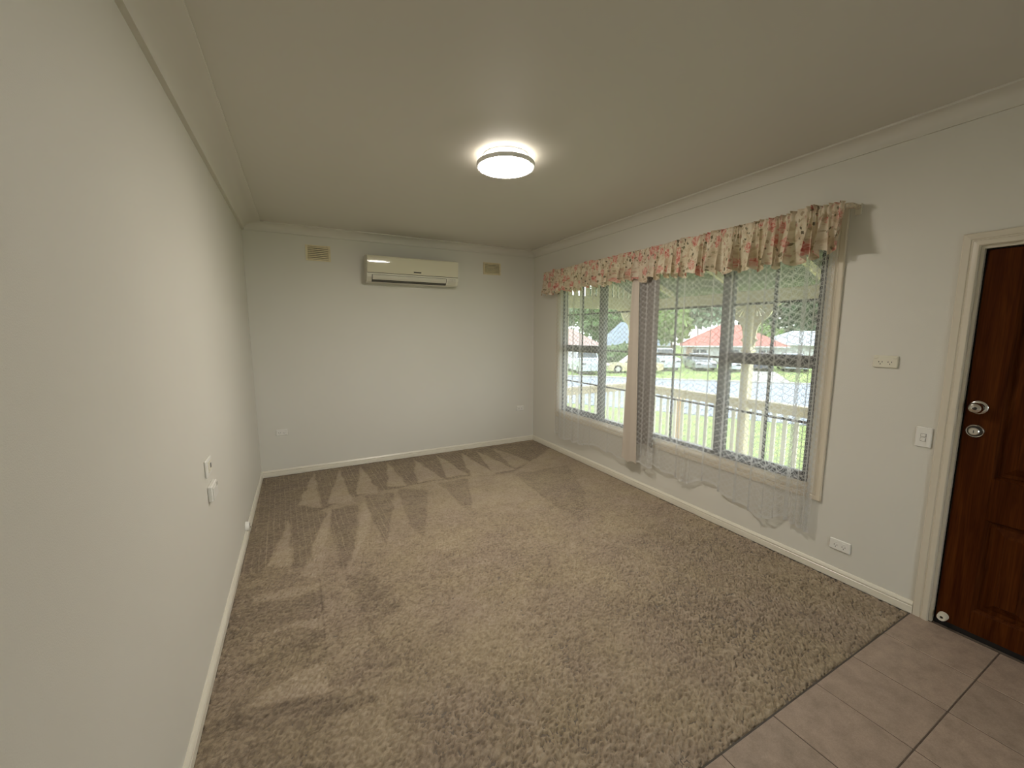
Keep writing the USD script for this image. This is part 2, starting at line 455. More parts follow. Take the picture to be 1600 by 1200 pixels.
def skirt(name, A, B, out, ma, mb, lab):
    A, B, out = np.array(A, float), np.array(B, float), np.array(out, float)
    d = (B - A) / np.linalg.norm(B - A)
    ra = [A + out * u + d * u * ma + np.array([0, 0, v]) for u, v in sk]
    rb_ = [B + out * u - d * u * mb + np.array([0, 0, v]) for u, v in sk]
    a, b, f = loft(ra, rb_)
    n = len(sk)
    cap = np.array([[0, i, i + 1] for i in range(1, n - 1)])
    m = trimesh.Trimesh(np.vstack([a, b]), np.vstack([f, cap, cap[:, ::-1] + n]), process=False)
    m.fix_normals()
    obj(name, m, 'trim_paint', smooth=20, label=lab, cat='skirting board', **S)


skirt('baseboard_left', (0, NEAR, 0), (0, D, 0), (1, 0, 0), 0, 1, 'cream skirting board along the foot of the left wall')
skirt('baseboard_far', (0, D, 0), (W, D, 0), (0, -1, 0), 1, 1, 'cream skirting board along the foot of the end wall')
skirt('baseboard_right', (W, D, 0), (W, .828, 0), (-1, 0, 0), 1, 0, 'cream skirting board below the curtained window, ending at the door frame')
skirt('baseboard_near', (W, NEAR, 0), (NX1 + .07, NEAR, 0), (0, 1, 0), 1, 0, 'cream skirting board behind the viewer')
skirt('baseboard_near', (NX0 - .07, NEAR, 0), (0, NEAR, 0), (0, 1, 0), 0, 1, 'short cream skirting board behind the viewer')

# floor: slab, tiles (each a part)
fl = thing('floor', 'beige square ceramic floor tiles in front of the door, laid on a slab', 'floor', (0, 0, 0), kind='structure')
obj('slab', bx(0, W + T, NEAR, D, -.06, -.012), 'subfloor', fl)
obj('grout_bed', bx(0, W, NEAR, YT, -.012, -.0022), 'grout', fl)
PX, PYT = .3428, .3388
row = 0
y1 = YT
while y1 > NEAR + .05:
    y0 = max(y1 - PYT, NEAR)
    for k in range(11):
        x1 = 3.532 - PX * k
        x0 = max(x1 - PX, 0)
        g = .0022 if row else .0022
        if x1 - x0 < .03:
            continue
        top = RNG.uniform(-.0003, .0003)
        obj('tile', rb(x0 + g, x1 - g, y0 + g + .001, y1 - (g if row else 0), -.010, top, .0018), f'tile_{RNG.integers(0, 3)}', fl)
    y1 -= PYT
    row += 1
obj('joining_strip', bx(.02, W, YT - .0005, YT + .008, -.012, -.0035), 'brass_strip', fl, label='thin dark strip between carpet and tiles')

# ------------------------------------------------------------ carpet
LAY = [(.12, [(.01, 5.2), (3.51, 5.09), (3.54, 4.67), (2.59, 4.01), (1.78, 4.17), (1.39, 4.17), (.95, 4.15), (.62, 4.02), (.31, 3.84), (.03, 3.91)]),
       (.72, [(.52, 5.1), (.36, 4.14), (.55, 4.02)]), (.72, [(.79, 5.08), (.61, 4.07), (.84, 4.)]), (.72, [(1.02, 5.11), (.89, 4.18), (1.11, 4.13)]),
       (.72, [(1.35, 5.07), (1.2, 4.24), (1.4, 4.2)]), (.72, [(1.68, 5.03), (1.51, 4.21), (1.8, 4.19)]), (.72, [(2., 5.11), (1.85, 4.23), (2.09, 4.16)]),
       (.72, [(2.31, 5.05), (2.1, 4.1), (2.39, 4.07)]), (.68, [(2.54, 5.04), (2.37, 4.12), (2.66, 4.09)]), (.62, [(2.8, 5.04), (2.67, 4.17), (2.98, 4.24)]),
       (.15, [(.3, 3.85), (.5, 4.03), (.59, 3.83), (.4, 2.97), (.33, 3.02)]), (.15, [(.62, 3.94), (.87, 3.91), (.8, 3.46), (.66, 2.82), (.62, 2.92)]),
       (.17, [(.95, 4.12), (1.22, 4.06), (1.16, 3.73), (.96, 3.), (.93, 3.75)]), (.22, [(1.28, 4.18), (1.55, 3.99), (1.26, 2.98), (1.21, 3.32)]),
       (.27, [(1.71, 4.1), (2.04, 4.07), (1.75, 3.18)]), (.15, [(.0, 3.91), (.31, 3.84), (.3, 3.56), (.17, 3.11), (.09, 2.99), (.0, 3.18)]),
       (.7, [(.3, 3.89), (.32, 3.05), (.17, 3.11)]), (.7, [(.62, 3.96), (.61, 3.56), (.49, 2.83), (.37, 2.88)]), (.7, [(.92, 3.97), (.95, 3.59), (.67, 2.79)]),
       (.2, [(.63, 2.76), (.78, 2.78), (.84, 2.64), (.8, 2.51), (.95, 2.33), (.83, 2.22), (.69, 2.4)]),
       (.25, [(.01, 2.77), (.5, 2.63), (.5, 2.43), (.31, 2.43), (.04, 2.53)]), (.72, [(.11, 2.78), (.48, 2.76), (.48, 2.65), (.14, 2.71)]),
       (.72, [(.11, 2.41), (.49, 2.41), (.49, 2.31), (.27, 2.38)]), (.22, [(.13, 2.22), (.49, 2.28), (.49, 2.11), (.28, 2.14), (.08, 2.17)]),
       (.78, [(.14, 1.91), (.29, 2.), (.5, 2.06), (.49, 1.82), (.23, 1.88)]), (.2, [(.02, 1.95), (.23, 1.88), (.49, 1.81), (.67, 1.74), (.66, 1.69), (.33, 1.77), (.1, 1.79), (.02, 1.83)]),
       (.25, [(.64, 2.7), (.75, 2.45), (.73, 2.14), (.86, 1.81), (.81, 1.87), (.7, 2.13), (.69, 2.39)]), (.3, [(2.56, 3.95), (3.32, 3.96), (2.97, 3.18), (2.54, 2.62), (2.51, 3.02)])]


def inside(poly, p):
    n, c = len(poly), np.zeros(len(p), bool)
    j = n - 1
    for i in range(n):
        xi, yi = poly[i]
        xj, yj = poly[j]
        hit = ((yi > p[:, 1]) != (yj > p[:, 1])) & (p[:, 0] < (xj - xi) * (p[:, 1] - yi) / (yj - yi + 1e-12) + xi)
        c ^= hit
        j = i
    return c


def carpet():
    ys = [YT + .009]
    while ys[-1] < D - .018:
        ys.append(ys[-1] + (.0050 if ys[-1] < 2.4 else .0050 + .005 * min(1, (ys[-1] - 2.4) / 1.5)))
    ys = np.array(ys)
    xs = np.linspace(.016, W - .016, 690)
    X, Y = np.meshgrid(xs, ys)
    p = np.c_[X.ravel(), Y.ravel()]
    P3 = np.c_[p, np.zeros(len(p))]
    # tufts
    n = int(3.5 * 4.33 / .0125 ** 2)
    tp = np.c_[RNG.uniform(0, W, n), RNG.uniform(YT, D, n)]
    dd, ii = cKDTree(tp).query(p)
    tuft = np.clip(1 - dd / .009, 0, 1) ** .7
    th = RNG.uniform(.6, 1., n)[ii]
    # clumps: meandering crevices across the pile
    q = P3.copy()
    q[:, 0] += .02 * (meshkit.noise(P3 * 14, 5) - .5)
    cl = meshkit.noise(q * [34, 52, 1], 11) * .55 + meshkit.noise(q * [78, 112, 1], 12) * .45
    crev = np.clip(1 - np.abs(cl - .5) / .085, 0, 1)
    c2 = meshkit.noise(q * [16, 34, 1], 13) * .7 + meshkit.noise(q * [60, 90, 1], 14) * .3
    crev = np.maximum(crev, 1.25 * np.clip(1 - np.abs(c2 - .5) / .035, 0, 1))
    soft = meshkit.fbm(P3 * 1.6, 3, 31)
    calm = np.clip((p[:, 1] - 2.6) / 1.4, 0, .72)                # combed flatter near the end wall
    amt = (1 - calm) * (.45 + .9 * soft)
    z = -.0035 + .0040 * tuft * th * (1 - .5 * calm) - .0135 * crev * amt + .003 * (meshkit.noise(P3 * 9, 3) - .5)
    # pile lay
    nap = .50 + .24 * (meshkit.fbm(P3 * [2.2, 3.2, 1], 4, 21) - .5)
    warp = np.c_[p[:, 0] + .035 * (meshkit.noise(P3 * 7, 8) - .5), p[:, 1] + .06 * (meshkit.noise(P3 * 6, 9) - .5)]
    JIT = [np.array([a, b]) * .007 for a in (-1, 0, 1) for b in (-1.5, 0, 1.5)]
    stn = meshkit.noise(P3 * [22, 5, 1], 55)
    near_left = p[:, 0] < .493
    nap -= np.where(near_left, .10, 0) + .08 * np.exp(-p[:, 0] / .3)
    nap -= .13 * np.exp(-np.clip(p[:, 1] - YT, 0, 9) / .7) * 0
    for val, poly in LAY:
        lo, hi = np.min(poly, 0) - .12, np.max(poly, 0) + .12
        c = np.nonzero((p > lo).all(1) & (p < hi).all(1))[0]
        soft_m = sum(inside(poly, warp[c] + o).astype(float) for o in JIT) / len(JIT)
        k = (.80 if val < .5 else .78) * soft_m
        nap[c] = nap[c] * (1 - k) + val * k
        if val < .18:
            st = np.abs(((p[c, 0] + .035 * p[c, 1] + .012 * stn[c]) / .043) % 1 - .5)
            nap[c] += .30 * (st < .085) * soft_m * stn[c]
    nap -= .16 * (np.abs(p[:, 0] - .493) < .006) * (p[:, 1] > 1.75) * (p[:, 1] < 2.8)
    fl = meshkit.noise(q * [58, 96, 1], 43) * .6 + meshkit.noise(q * [130, 170, 1], 44) * .4
    nap += (.50 - .22 * calm) * (np.clip((fl - .5) * 1.6, -.42, .35)) + .10 * (tuft - .5) + .14 * (meshkit.noise(P3 * [9, 17, 1], 45) - .5)
    edge = np.clip(1 - (p[:, 1] - YT - .009) / .012, 0, 1)
    z -= .006 * edge
    v = np.c_[p, z]
    ny, nx = X.shape
    i = (np.arange(ny - 1)[:, None] * nx + np.arange(nx - 1)[None]).ravel()
    f = np.vstack([np.c_[i, i + 1, i + nx + 1], np.c_[i, i + nx + 1, i + nx]])
    # skirt down to the slab
    return v, f, np.clip(nap, 0, 1), xs, ys, (ny, nx)


cv, cf, nap, xs, ys, (cny, cnx) = carpet()
cp = thing('carpet', 'plush beige cut-pile carpet with vacuum stroke marks, wall to wall', 'carpet')
path = obj('pile', trimesh.Trimesh(cv, cf, process=False), 'carpet_pile', cp, smooth=True)
UsdGeom.PrimvarsAPI(stage.GetPrimAtPath(path)).CreatePrimvar('nap', Sdf.ValueTypeNames.FloatArray, 'vertex').Set(Vt.FloatArray.FromNumpy(nap.astype(np.float32)))
tag(stage.GetPrimAtPath(path), kind='stuff')
obj('backing', bx(.004, W - .004, YT + .009, D - .004, -.0125, -.0115), 'subfloor', cp)

# ------------------------------------------------------------ window
wx = W + .052                                          # plane of the glass
win = thing('window_1', 'wide three-part window in black aluminium with glazing bars and cream architrave', 'window', (W, (WY0 + WY1) / 2, WZ0), kind='structure')
AP = [(0, 0), (0, .013), (.004, .017), (.012, .018), (.030, .018), (.034, .0155), (.040, .0155), (.044, .019), (.064, .021), (.072, .018), (.078, .011), (.082, .009), (.082, 0)]
oy0, oy1, oz0, oz1 = WY0 - .082, WY1 + .082, WZ0 - .080, 2.405
X0 = W - .0005
for A, B, inn in (((X0, oy0, oz0), (X0, oy0, oz1), (0, 1, 0)), ((X0, oy1, oz1), (X0, oy1, oz0), (0, -1, 0)), ((X0, oy0, oz1), (X0, oy1, oz1), (0, 0, -1)), ((X0, oy1, oz0), (X0, oy0, oz0), (0, 0, 1))):
    obj('architrave', trim_piece(A, B, inn, (-1, 0, 0), AP), 'arch_paint', win, smooth=20)
for b in ((WY0 - .002, WY0 + .012, WZ0, WZ1), (WY1 - .012, WY1 + .002, WZ0, WZ1), (WY0 + .012, WY1 - .012, WZ1 - .012, WZ1 + .002), (WY0 + .012, WY1 - .012, WZ0 - .002, WZ0 + .012)):
    obj('reveal', bx(W - .001, W + T + .01, *b), 'arch_paint', win)
iy0, iy1, iz0, iz1 = WY0 + .012, WY1 - .012, WZ0 + .012, WZ1 - .012
FW = .036
fx0, fx1 = wx - .02, wx + .04
for b in ((iy0, iy0 + FW, iz0, iz1), (iy1 - FW, iy1, iz0, iz1), (iy0 + FW, iy1 - FW, iz1 - FW, iz1), (iy0 + FW, iy1 - FW, iz0, iz0 + FW)):
    obj('outer_frame', rb(fx0, fx1, *b, .003), 'window_alloy', win)
M1, M2 = 2.150, 3.685                                  # mullion centres
for m in (M1, M2):
    obj('mullion', rb(fx0 - .004, fx1, m - .036, m + .036, iz0 + FW, iz1 - FW, .004), 'window_alloy', win)
ZB = [.60, .992, 1.415, 1.842, 2.28]
bays = [(iy0 + FW, M1 - .036, [1.775], True), (M1 + .036, M2 - .036, [2.660, 3.175], False), (M2 + .036, iy1 - FW, [4.065], True)]
for (b0, b1, bars, sash) in bays:
    if sash:
        obj('meeting_rail', rb(wx - .02, wx + .03, b0, b1, 1.375, 1.462, .004), 'window_alloy', win)
        obj('sash_stile', rb(wx - .012, wx + .022, b0, b0 + .022, iz0 + FW, iz1 - FW, .003), 'window_alloy', win)
        obj('sash_stile', rb(wx - .012, wx + .022, b1 - .022, b1, iz0 + FW, iz1 - FW, .003), 'window_alloy', win)
        obj('sash_rail', rb(wx - .012, wx + .022, b0 + .022, b1 - .022, iz0 + FW, iz0 + FW + .030, .003), 'window_alloy', win)
    ycuts = [b0] + bars + [b1]
    for y in bars:
        obj('glazing_bar', rb(wx - .009, wx + .009, y - .010, y + .010, iz0 + FW, iz1 - FW, .003), 'window_alloy', win)
    for z in ZB[1:4]:
        if sash and abs(z - 1.415) < .01:
            continue
        for a, b in zip(ycuts[:-1], ycuts[1:]):
            obj('glazing_bar', rb(wx - .008, wx + .008, a + .010, b - .010, z - .009, z + .009, .003), 'window_alloy', win)
    zc = [iz0 + FW] + ZB[1:4] + [iz1 - FW]
    for a, b in zip(ycuts[:-1], ycuts[1:]):
        for c, d in zip(zc[:-1], zc[1:]):
            obj('pane', bx(wx - .0025, wx + .0025, a + .004, b - .004, c + .004, d - .004), 'pane_glass', win)

sd = thing('window_2', 'glazed sliding door in black aluminium added out of view behind the viewer for fill daylight', 'sliding door', ((NX0 + NX1) / 2, NEAR, 0), kind='structure')
for b in ((NX0, NX0 + .05, 0, NZ1), (NX1 - .05, NX1, 0, NZ1), (NX0 + .05, NX1 - .05, NZ1 - .05, NZ1), (NX0 + .05, NX1 - .05, 0, .04)):
    obj('outer_frame', rb(b[0], b[1], NEAR - .10, NEAR - .02, b[2], b[3]), 'window_alloy', sd)
xm_ = (NX0 + NX1) / 2
for k, (a, b) in enumerate(((NX0 + .05, xm_ + .03), (xm_ - .03, NX1 - .05))):
    yk = NEAR - .045 - .03 * k
    for c in ((a, a + .05, .04, NZ1 - .05), (b - .05, b, .04, NZ1 - .05), (a + .05, b - .05, NZ1 - .10, NZ1 - .05), (a + .05, b - .05, .04, .12)):
        obj('sash_stile', rb(c[0], c[1], yk - .012, yk + .012, c[2], c[3]), 'window_alloy', sd)
    obj('pane', bx(a + .045, b - .045, yk - .003, yk + .003, .115, NZ1 - .095), 'pane_glass', sd)
for A, B, inn, ma, mb in (((NX0 - .067, NEAR + .0005, 0), (NX0 - .067, NEAR + .0005, NZ1 + .067), (1, 0, 0), 0, 1), ((NX1 + .067, NEAR + .0005, NZ1 + .067), (NX1 + .067, NEAR + .0005, 0), (-1, 0, 0), 1, 0), ((NX0 - .067, NEAR + .0005, NZ1 + .067), (NX1 + .067, NEAR + .0005, NZ1 + .067), (0, 0, -1), 1, 1)):
    obj('architrave', trim_piece(A, B, inn, (0, 1, 0), [(0, 0), (0, .014), (.004, .017), (.055, .019), (.067, .014), (.067, 0)], ma, mb), 'door_trim_paint', sd, smooth=20)

# ------------------------------------------------------------ door
dr = thing('door_1', 'dark red-brown panelled timber door in a cream moulded frame, chrome knob and deadbolt', 'door', (W, (DY0 + DY1) / 2, 0), kind='structure')
DP = [(0, 0), (0, .012), (.004, .015), (.030, .017), (.033, .0135), (.038, .0135), (.041, .018), (.052, .021), (.062, .021), (.067, .016), (.067, 0)]
hy1, hz1 = DY1 + .067, DZ1 + .045 + .002
for A, B, inn, ma, mb in (((X0, hy1, 0), (X0, hy1, hz1 + .022), (0, -1, 0), 0, 1), ((X0, DY0 - .067, hz1 + .022), (X0, DY0 - .067, 0), (0, 1, 0), 1, 0), ((X0, hy1, hz1 + .022), (X0, DY0 - .067, hz1 + .022), (0, 0, -1), 1, 1)):
    obj('architrave', trim_piece(A, B, inn, (-1, 0, 0), DP, ma, mb), 'door_trim_paint', dr, smooth=20)
for b in ((DY1 - .012, DY1 + .002, 0, DZ1), (DY0 - .002, DY0 + .012, 0, DZ1), (DY0 + .012, DY1 - .012, DZ1 - .012, DZ1 + .002)):
    obj('jamb', bx(W - .001, W + T, *b), 'door_trim_paint', dr)
ly0, ly1, lz0, lz1 = DY0 + .016, DY1 - .020, .028, DZ1 - .020
lx0, lx1 = W + .014, W + .054
obj('weather_seal', bx(lx0 + .012, lx1 - .004, ly1, DY1 - .012, 0, DZ1 - .012), 'seal_black', dr, label='dark gap seal beside the door leaf')
obj('head_seal', bx(lx0 + .012, lx1 - .004, DY0 + .012, ly1, lz1, DZ1 - .012), 'seal_black', dr)
obj('threshold', bx(W + .001, W + T, DY0, DY1, -.012, -.001), 'grout', dr)
obj('bottom_seal', bx(lx0 + .004, lx1 - .004, ly0 - .004, ly1 + .004, -.001, lz0), 'seal_black', dr, label='black brush seal under the door leaf')
SW = .128
ym = (ly0 + ly1) / 2
zr = [(lz0, .150), (.660, .880), (1.930, lz1)]
obj('stile', rb(lx0, lx1, ly1 - SW, ly1, lz0, lz1, .003), 'door_timber', dr)
obj('stile', rb(lx0, lx1, ly0, ly0 + SW, lz0, lz1, .003), 'door_timber', dr)
for a, b in zr:
    obj('rail', rb(lx0 + .0004, lx1, ly0 + SW, ly1 - SW, a, b, .001), 'door_timber', dr)
for (a, b) in ((.150, .660), (.880, 1.930)):
    obj('muntin', rb(lx0 + .0004, lx1, ym - .055, ym + .055, a, b, .001), 'door_timber', dr)
    for (y0, y1) in ((ym + .055, ly1 - SW), (ly0 + SW, ym - .055)):
        # raised and fielded panel
        def ringp(d, x):
            return [[x, y0 + d, a + d], [x, y1 - d, a + d], [x, y1 - d, b - d], [x, y0 + d, b - d]]
        R4 = [ringp(0, lx0 + .003), ringp(.012, lx0 + .016), ringp(.016, lx0 + .027), ringp(.032, lx0 + .027), ringp(.070, lx0 + .010), ringp(.072, lx0 + .007)]
        v = np.vstack(R4)
        f = []
        for k in range(len(R4) - 1):
            for i in range(4):
                j = (i + 1) % 4
                f += [[4 * k + i, 4 * (k + 1) + j, 4 * k + j], [4 * k + i, 4 * (k + 1) + i, 4 * (k + 1) + j]]
        n = 4 * (len(R4) - 1)
        f += [[n, n + 2, n + 1], [n, n + 3, n + 2]]
        mm = trimesh.Trimesh(v, f, process=False)
        if mm.face_normals[-1][0] > 0:
            mm.invert()
        obj('panel', mm, 'door_timber', dr)
# furniture
ky, kz, dz = .694, 1.238, 1.114
kp = obj('knob', lathe([(0, .058), (.012, .058), (.022, .054), (.027, .046), (.0275, .040), (.024, .032), (.014, .026), (.011, .018), (.011, .004), (0, .004)], 40, 'x', (lx0, ky, kz)), 'chrome', dr, smooth=35, label='round chrome door knob')
obj('rosette', lathe([(0, .006), (.018, .0075), (.030, .007), (.0345, .004), (.0355, 0), (0, 0)], 48, 'x', (lx0, ky, kz)), 'chrome', kp, smooth=35)
obj('knob_button', lathe([(0, .0605), (.006, .0605), (.0085, .059), (.0085, .056), (0, .056)], 24, 'x', (lx0, ky, kz)), 'chrome_dark', kp, smooth=35)
bp_ = obj('deadbolt', lathe([(0, .024), (.016, .024), (.020, .021), (.0205, .004), (0, .004)], 40, 'x', (lx0, ky, dz)), 'chrome', dr, smooth=35, label='round chrome deadbolt with keyhole')
obj('escutcheon', lathe([(.027, .003), (.0285, .006), (.032, .007), (.0345, .004), (.0355, 0), (.027, 0), (.027, .003)], 48, 'x', (lx0, ky, dz)), 'chrome', bp_, smooth=35)
obj('escutcheon_inset', lathe([(0, .003), (.0275, .003), (.0275, 0), (0, 0)], 40, 'x', (lx0, ky, dz)), 'chrome_dark', bp_, smooth=35)
obj('keyhole', bx(lx0 - .0246, lx0 - .022, ky - .0016, ky + .0016, dz - .008, dz + .006), 'dark_plastic', bp_)
ds = obj('door_stop', lathe([(0, .030), (.008, .030), (.008, .036), (.016, .038), (.0185, .036), (.020, .028), (.0215, .004), (.0215, 0), (0, 0)], 32, 'x', (lx0, .708, .058)), 'rubber_white', dr, smooth=35, label='white round magnetic door stop at the foot of the door')
obj('stop_screw', lathe([(0, .0315), (.0065, .0315), (.0065, .028), (0, .028)], 16, 'x', (lx0, .708, .058)), 'chrome_dark', ds)

# ------------------------------------------------------------ power points and switches on the walls
def frame_for(wall):
    if wall == 'right':                                # u towards the viewer's right = -y
        return np.array([0, -1., 0]), np.array([-1., 0, 0]), W
    if wall == 'far':
        return np.array([1., 0, 0]), np.array([0, -1., 0]), D
    return np.array([0, 1., 0]), np.array([1., 0, 0]), 0.


def onwall(wall, cu, cz):
    ud, od, c0 = frame_for(wall)
    base = {'right': np.array([W, 0, 0]), 'far': np.array([0, D, 0]), 'left': np.array([0, 0, 0])}[wall]
    org = base + np.abs(ud) * cu + np.array([0, 0, cz])

    def b(u0, u1, v0, v1, o0, o1, r=.0015):
        a = org + ud * u0 + od * o0 + np.array([0, 0, v0])
        c = org + ud * u1 + od * o1 + np.array([0, 0, v1])
        return rb(a[0], c[0], a[1], c[1], a[2], c[2], r)
    return org, b


def power_point(wall, cu, cz, label, top_corner, name='power_point', tone='white_plastic', group=None):
    org, b = onwall(wall, cu, cz)
    t = thing(name, label, 'power outlet', org, group)
    obj('plate', b(-.058, .058, -.036, .036, 0, .011, .004), tone, t)
    for s in (-1, 1):
        if top_corner:
            rk = obj('rocker_switch', b(s * .044 - .010, s * .044 + .010, .017, .028, .010, .0155, .002), tone, t)
            hx = s * .022
        else:
            rk = obj('rocker_switch', b(s * .022 - .008, s * .022 + .008, .013, .022, .010, .0145, .002), tone, t)
            hx = s * .022
        for (du, dv) in ((-.008, -.002), (.008, -.002), (0, -.014)):
            obj('socket_slot', b(hx + du - .0017, hx + du + .0017, dv - .0042, dv + .0042, .0100, .0113, .0004), 'dark_plastic', t)
    return t


power_point('right', 1.083, 1.451, 'cream double power point high on the wall between window and door', True, tone='cream_plastic')
power_point('right', 1.205, .232, 'white double power point low on the wall just above the skirting beside the window', False)
power_point('far', .228, .499, 'white double power point low on the end wall near the left corner', True)
power_point('far', 3.308, .506, 'white double power point low on the end wall near the window corner', True)
org, b = onwall('right', .878, 1.040)
t = thing('light_switch', 'white upright two-gang light switch plate right beside the door frame', 'light switch', org)
obj('plate', b(-.034, .034, -.057, .057, 0, .010, .004), 'white_plastic', t)
for dv in (.011, -.013):
    rk = obj('rocker_switch', b(-.010, .010, dv - .008, dv + .008, .009, .0145, .002), 'white_plastic', t)
    obj('rocker_surround', b(-.0125, .0125, dv - .0105, dv + .0105, .009, .0108, .001), 'grey_plastic', t)
org, b = onwall('left', 2.52, .932)
t = thing('wall_plate', 'upper white wall plate with a black socket hole on the left wall', 'wall plate', org)
obj('plate', b(-.064, .064, -.045, .045, 0, .011, .004), 'white_plastic', t)
obj('plate_inset', b(-.030, .046, -.028, .028, .010, .0125, .002), 'cream_plastic', t)
obj('socket_hole', b(.018, .038, -.012, .012, .0120, .0136, .002), 'dark_plastic', t, label='black socket hole')
obj('fixing_screw', b(-.010, -.004, -.020, -.014, .0120, .0133, .001), 'grey_plastic', t)
org, b = onwall('left', 2.54, .795)
t = thing('phone_socket', 'lower white box-shaped phone socket on the left wall', 'phone socket', org)
obj('box_body', b(-.066, .066, -.042, .042, 0, .022, .005), 'white_plastic', t)
obj('box_cover', b(-.056, .056, -.034, .030, .021, .027, .003), 'white_plastic', t)
obj('socket_recess', b(.022, .050, .016, .034, .0265, .0278, .001), 'grey_plastic', t)
# round outlet on left skirting
t = thing('round_outlet', 'small round white outlet with black holes fixed to the left skirting board', 'outlet', (.016, 3.66, .095))
obj('outlet_body', lathe([(0, .028), (.024, .028), (.033, .024), (.037, .014), (.038, 0), (0, 0)], 32, '+x', (0, 3.66, .095)), 'white_plastic', t, smooth=35)
for (dy, dzz) in ((-.012, .014), (.010, .017), (.016, -.016)):
    obj('outlet_hole', lathe([(0, .0295), (.0055, .0295), (.0055, .027), (0, .027)], 12, '+x', (0, 3.66 + dy, .095 + dzz)), 'dark_plastic', t)

# ------------------------------------------------------------ wall vents
def vent(x0, x1, z0, z1, n, label):
    t = thing('wall_vent', label, 'vent', ((x0 + x1) / 2, D, (z0 + z1) / 2))
    fw = .022
    obj('back_plate', bx(x0 + .004, x1 - .004, D - .003, D, z0 + .004, z1 - .004), 'ac_gap', t)
    fr = sbox(x0, z0, x1, z1).difference(sbox(x0 + fw, z0 + fw * .7, x1 - fw, z1 - fw * .7))
    obj('vent_frame', extr_y(fr, D - .010, D), 'aged_plastic', t)
    zz = np.linspace(z0 + fw * .7, z1 - fw * .7, n + 1)
    for a, b in zip(zz[:-1], zz[1:]):
        h = (b - a)
        P = Polygon([(D - .003, a + h * 1.0), (D - .0125, a + h * .80), (D - .0145, a + h * .70), (D - .0145, a + h * .16), (D - .012, a + h * .10), (D - .003, a + h * .62)])
        m = extr(P, x1 - x0 - 2 * fw)
        v = m.vertices
        m = trimesh.Trimesh(np.c_[x0 + fw + v[:, 2], v[:, 0], v[:, 1]], m.faces, process=False)
        m.fix_normals()
        obj('vent_slat', m, 'aged_plastic', t)


vent(.583, .837, 2.418, 2.588, 7, 'cream slatted wall vent left of the air conditioner')
vent(2.732, 2.992, 2.405, 2.565, 7, 'cream slatted wall vent right of the air conditioner near the window corner')

# ------------------------------------------------------------ air conditioner
ax0, ax1, az0, az1, ad = 1.195, 2.300, 2.205, 2.508, .205
t = thing('air_conditioner', 'white split-system air conditioner high on the end wall', 'air conditioner', ((ax0 + ax1) / 2, D, az0))
yf = D - ad


def ext_side(pts, x0, x1):
    """profile in (y, z) extruded along x"""
    return extr_x(Polygon(pts), x0, x1)


body = [(D, az0 + .03), (D, az1), (yf + .045, az1), (yf + .030, az1 - .008), (yf + .030, az0 + .110), (yf + .010, az0 + .098), (yf + .016, az0 + .055), (yf + .052, az0 + .008), (yf + .085, az0), (D - .02, az0)]
obj('housing', ext_side(body, ax0, ax1), 'ac_body', t)
ZP = np.linspace(az0 + .110, az1 - .020, 12)
AP_ = np.radians(np.interp(ZP, [ZP[0], ZP[-1]], [-8.0, 1.5]))
YP = yf - .002 - np.r_[0, np.cumsum(np.tan(-(AP_[1:] + AP_[:-1]) / 2) * np.diff(ZP))]
YP = YP + (yf - .004 - YP.min())
fp = [(float(YP[0]) + .006, az0 + .104)] + [(float(a), float(b)) for a, b in zip(YP, ZP)] + [(float(YP[-1]) + .006, az1 - .010), (yf + .040, az1 - .006), (yf + .040, az0 + .104)]
pn = obj('front_panel', ext_side(fp, ax0 + .006, ax1 - .006), 'ac_panel', t, smooth=30, label='glossy cream front panel')
yb = float(np.interp(az0 + .132, ZP, YP))
obj('badge', rb(1.735, 1.825, yb - .0016, yb + .003, az0 + .126, az0 + .139, .001), 'badge_print', pn, label='small dark badge, too small to read')
obj('panel_gap', bx(ax0 + .004, ax1 - .004, yf + .012, yf + .032, az0 + .0965, az0 + .1045), 'ac_gap', t)
# outlet mouth and vane
mouth = [(yf + .0145, az0 + .060), (yf + .0125, az0 + .078), (yf + .020, az0 + .080), (yf + .055, az0 + .020), (yf + .052, az0 + .0075), (yf + .048, az0 + .012)]
obj('outlet_mouth', ext_side([(yf + .0125, az0 + .082), (yf + .0085, az0 + .080), (yf + .0135, az0 + .050), (yf + .047, az0 + .006), (yf + .056, az0 + .002), (yf + .058, az0 + .012)], ax0 + .055, ax1 - .155), 'ac_gap', t)
obj('swing_vane', ext_side([(yf + .0045, az0 + .078), (yf + .0025, az0 + .074), (yf + .0085, az0 + .046), (yf + .022, az0 + .026), (yf + .026, az0 + .029), (yf + .0135, az0 + .050)], ax0 + .062, ax1 - .162), 'ac_vane', t)
dp = obj('display_panel', ext_side([(yf + .0115, az0 + .086), (yf + .008, az0 + .086), (yf + .0115, az0 + .054), (yf + .040, az0 + .016), (yf + .044, az0 + .020)], ax1 - .130, ax1 - .030), 'ac_vane', t)
for (dx, dzz) in ((-.105, .070), (-.08, .070), (-.055, .070), (-.09, .055)):
    obj('indicator', rb(ax1 + dx, ax1 + dx + .011, yf + .0065, yf + .012, az0 + dzz, az0 + dzz + .007, .001), 'grey_plastic', dp)
gl = obj('intake_grille', bx(ax0 + .06, ax1 - .06, yf + .06, D - .02, az1, az1 + .002), 'ac_gap', t)

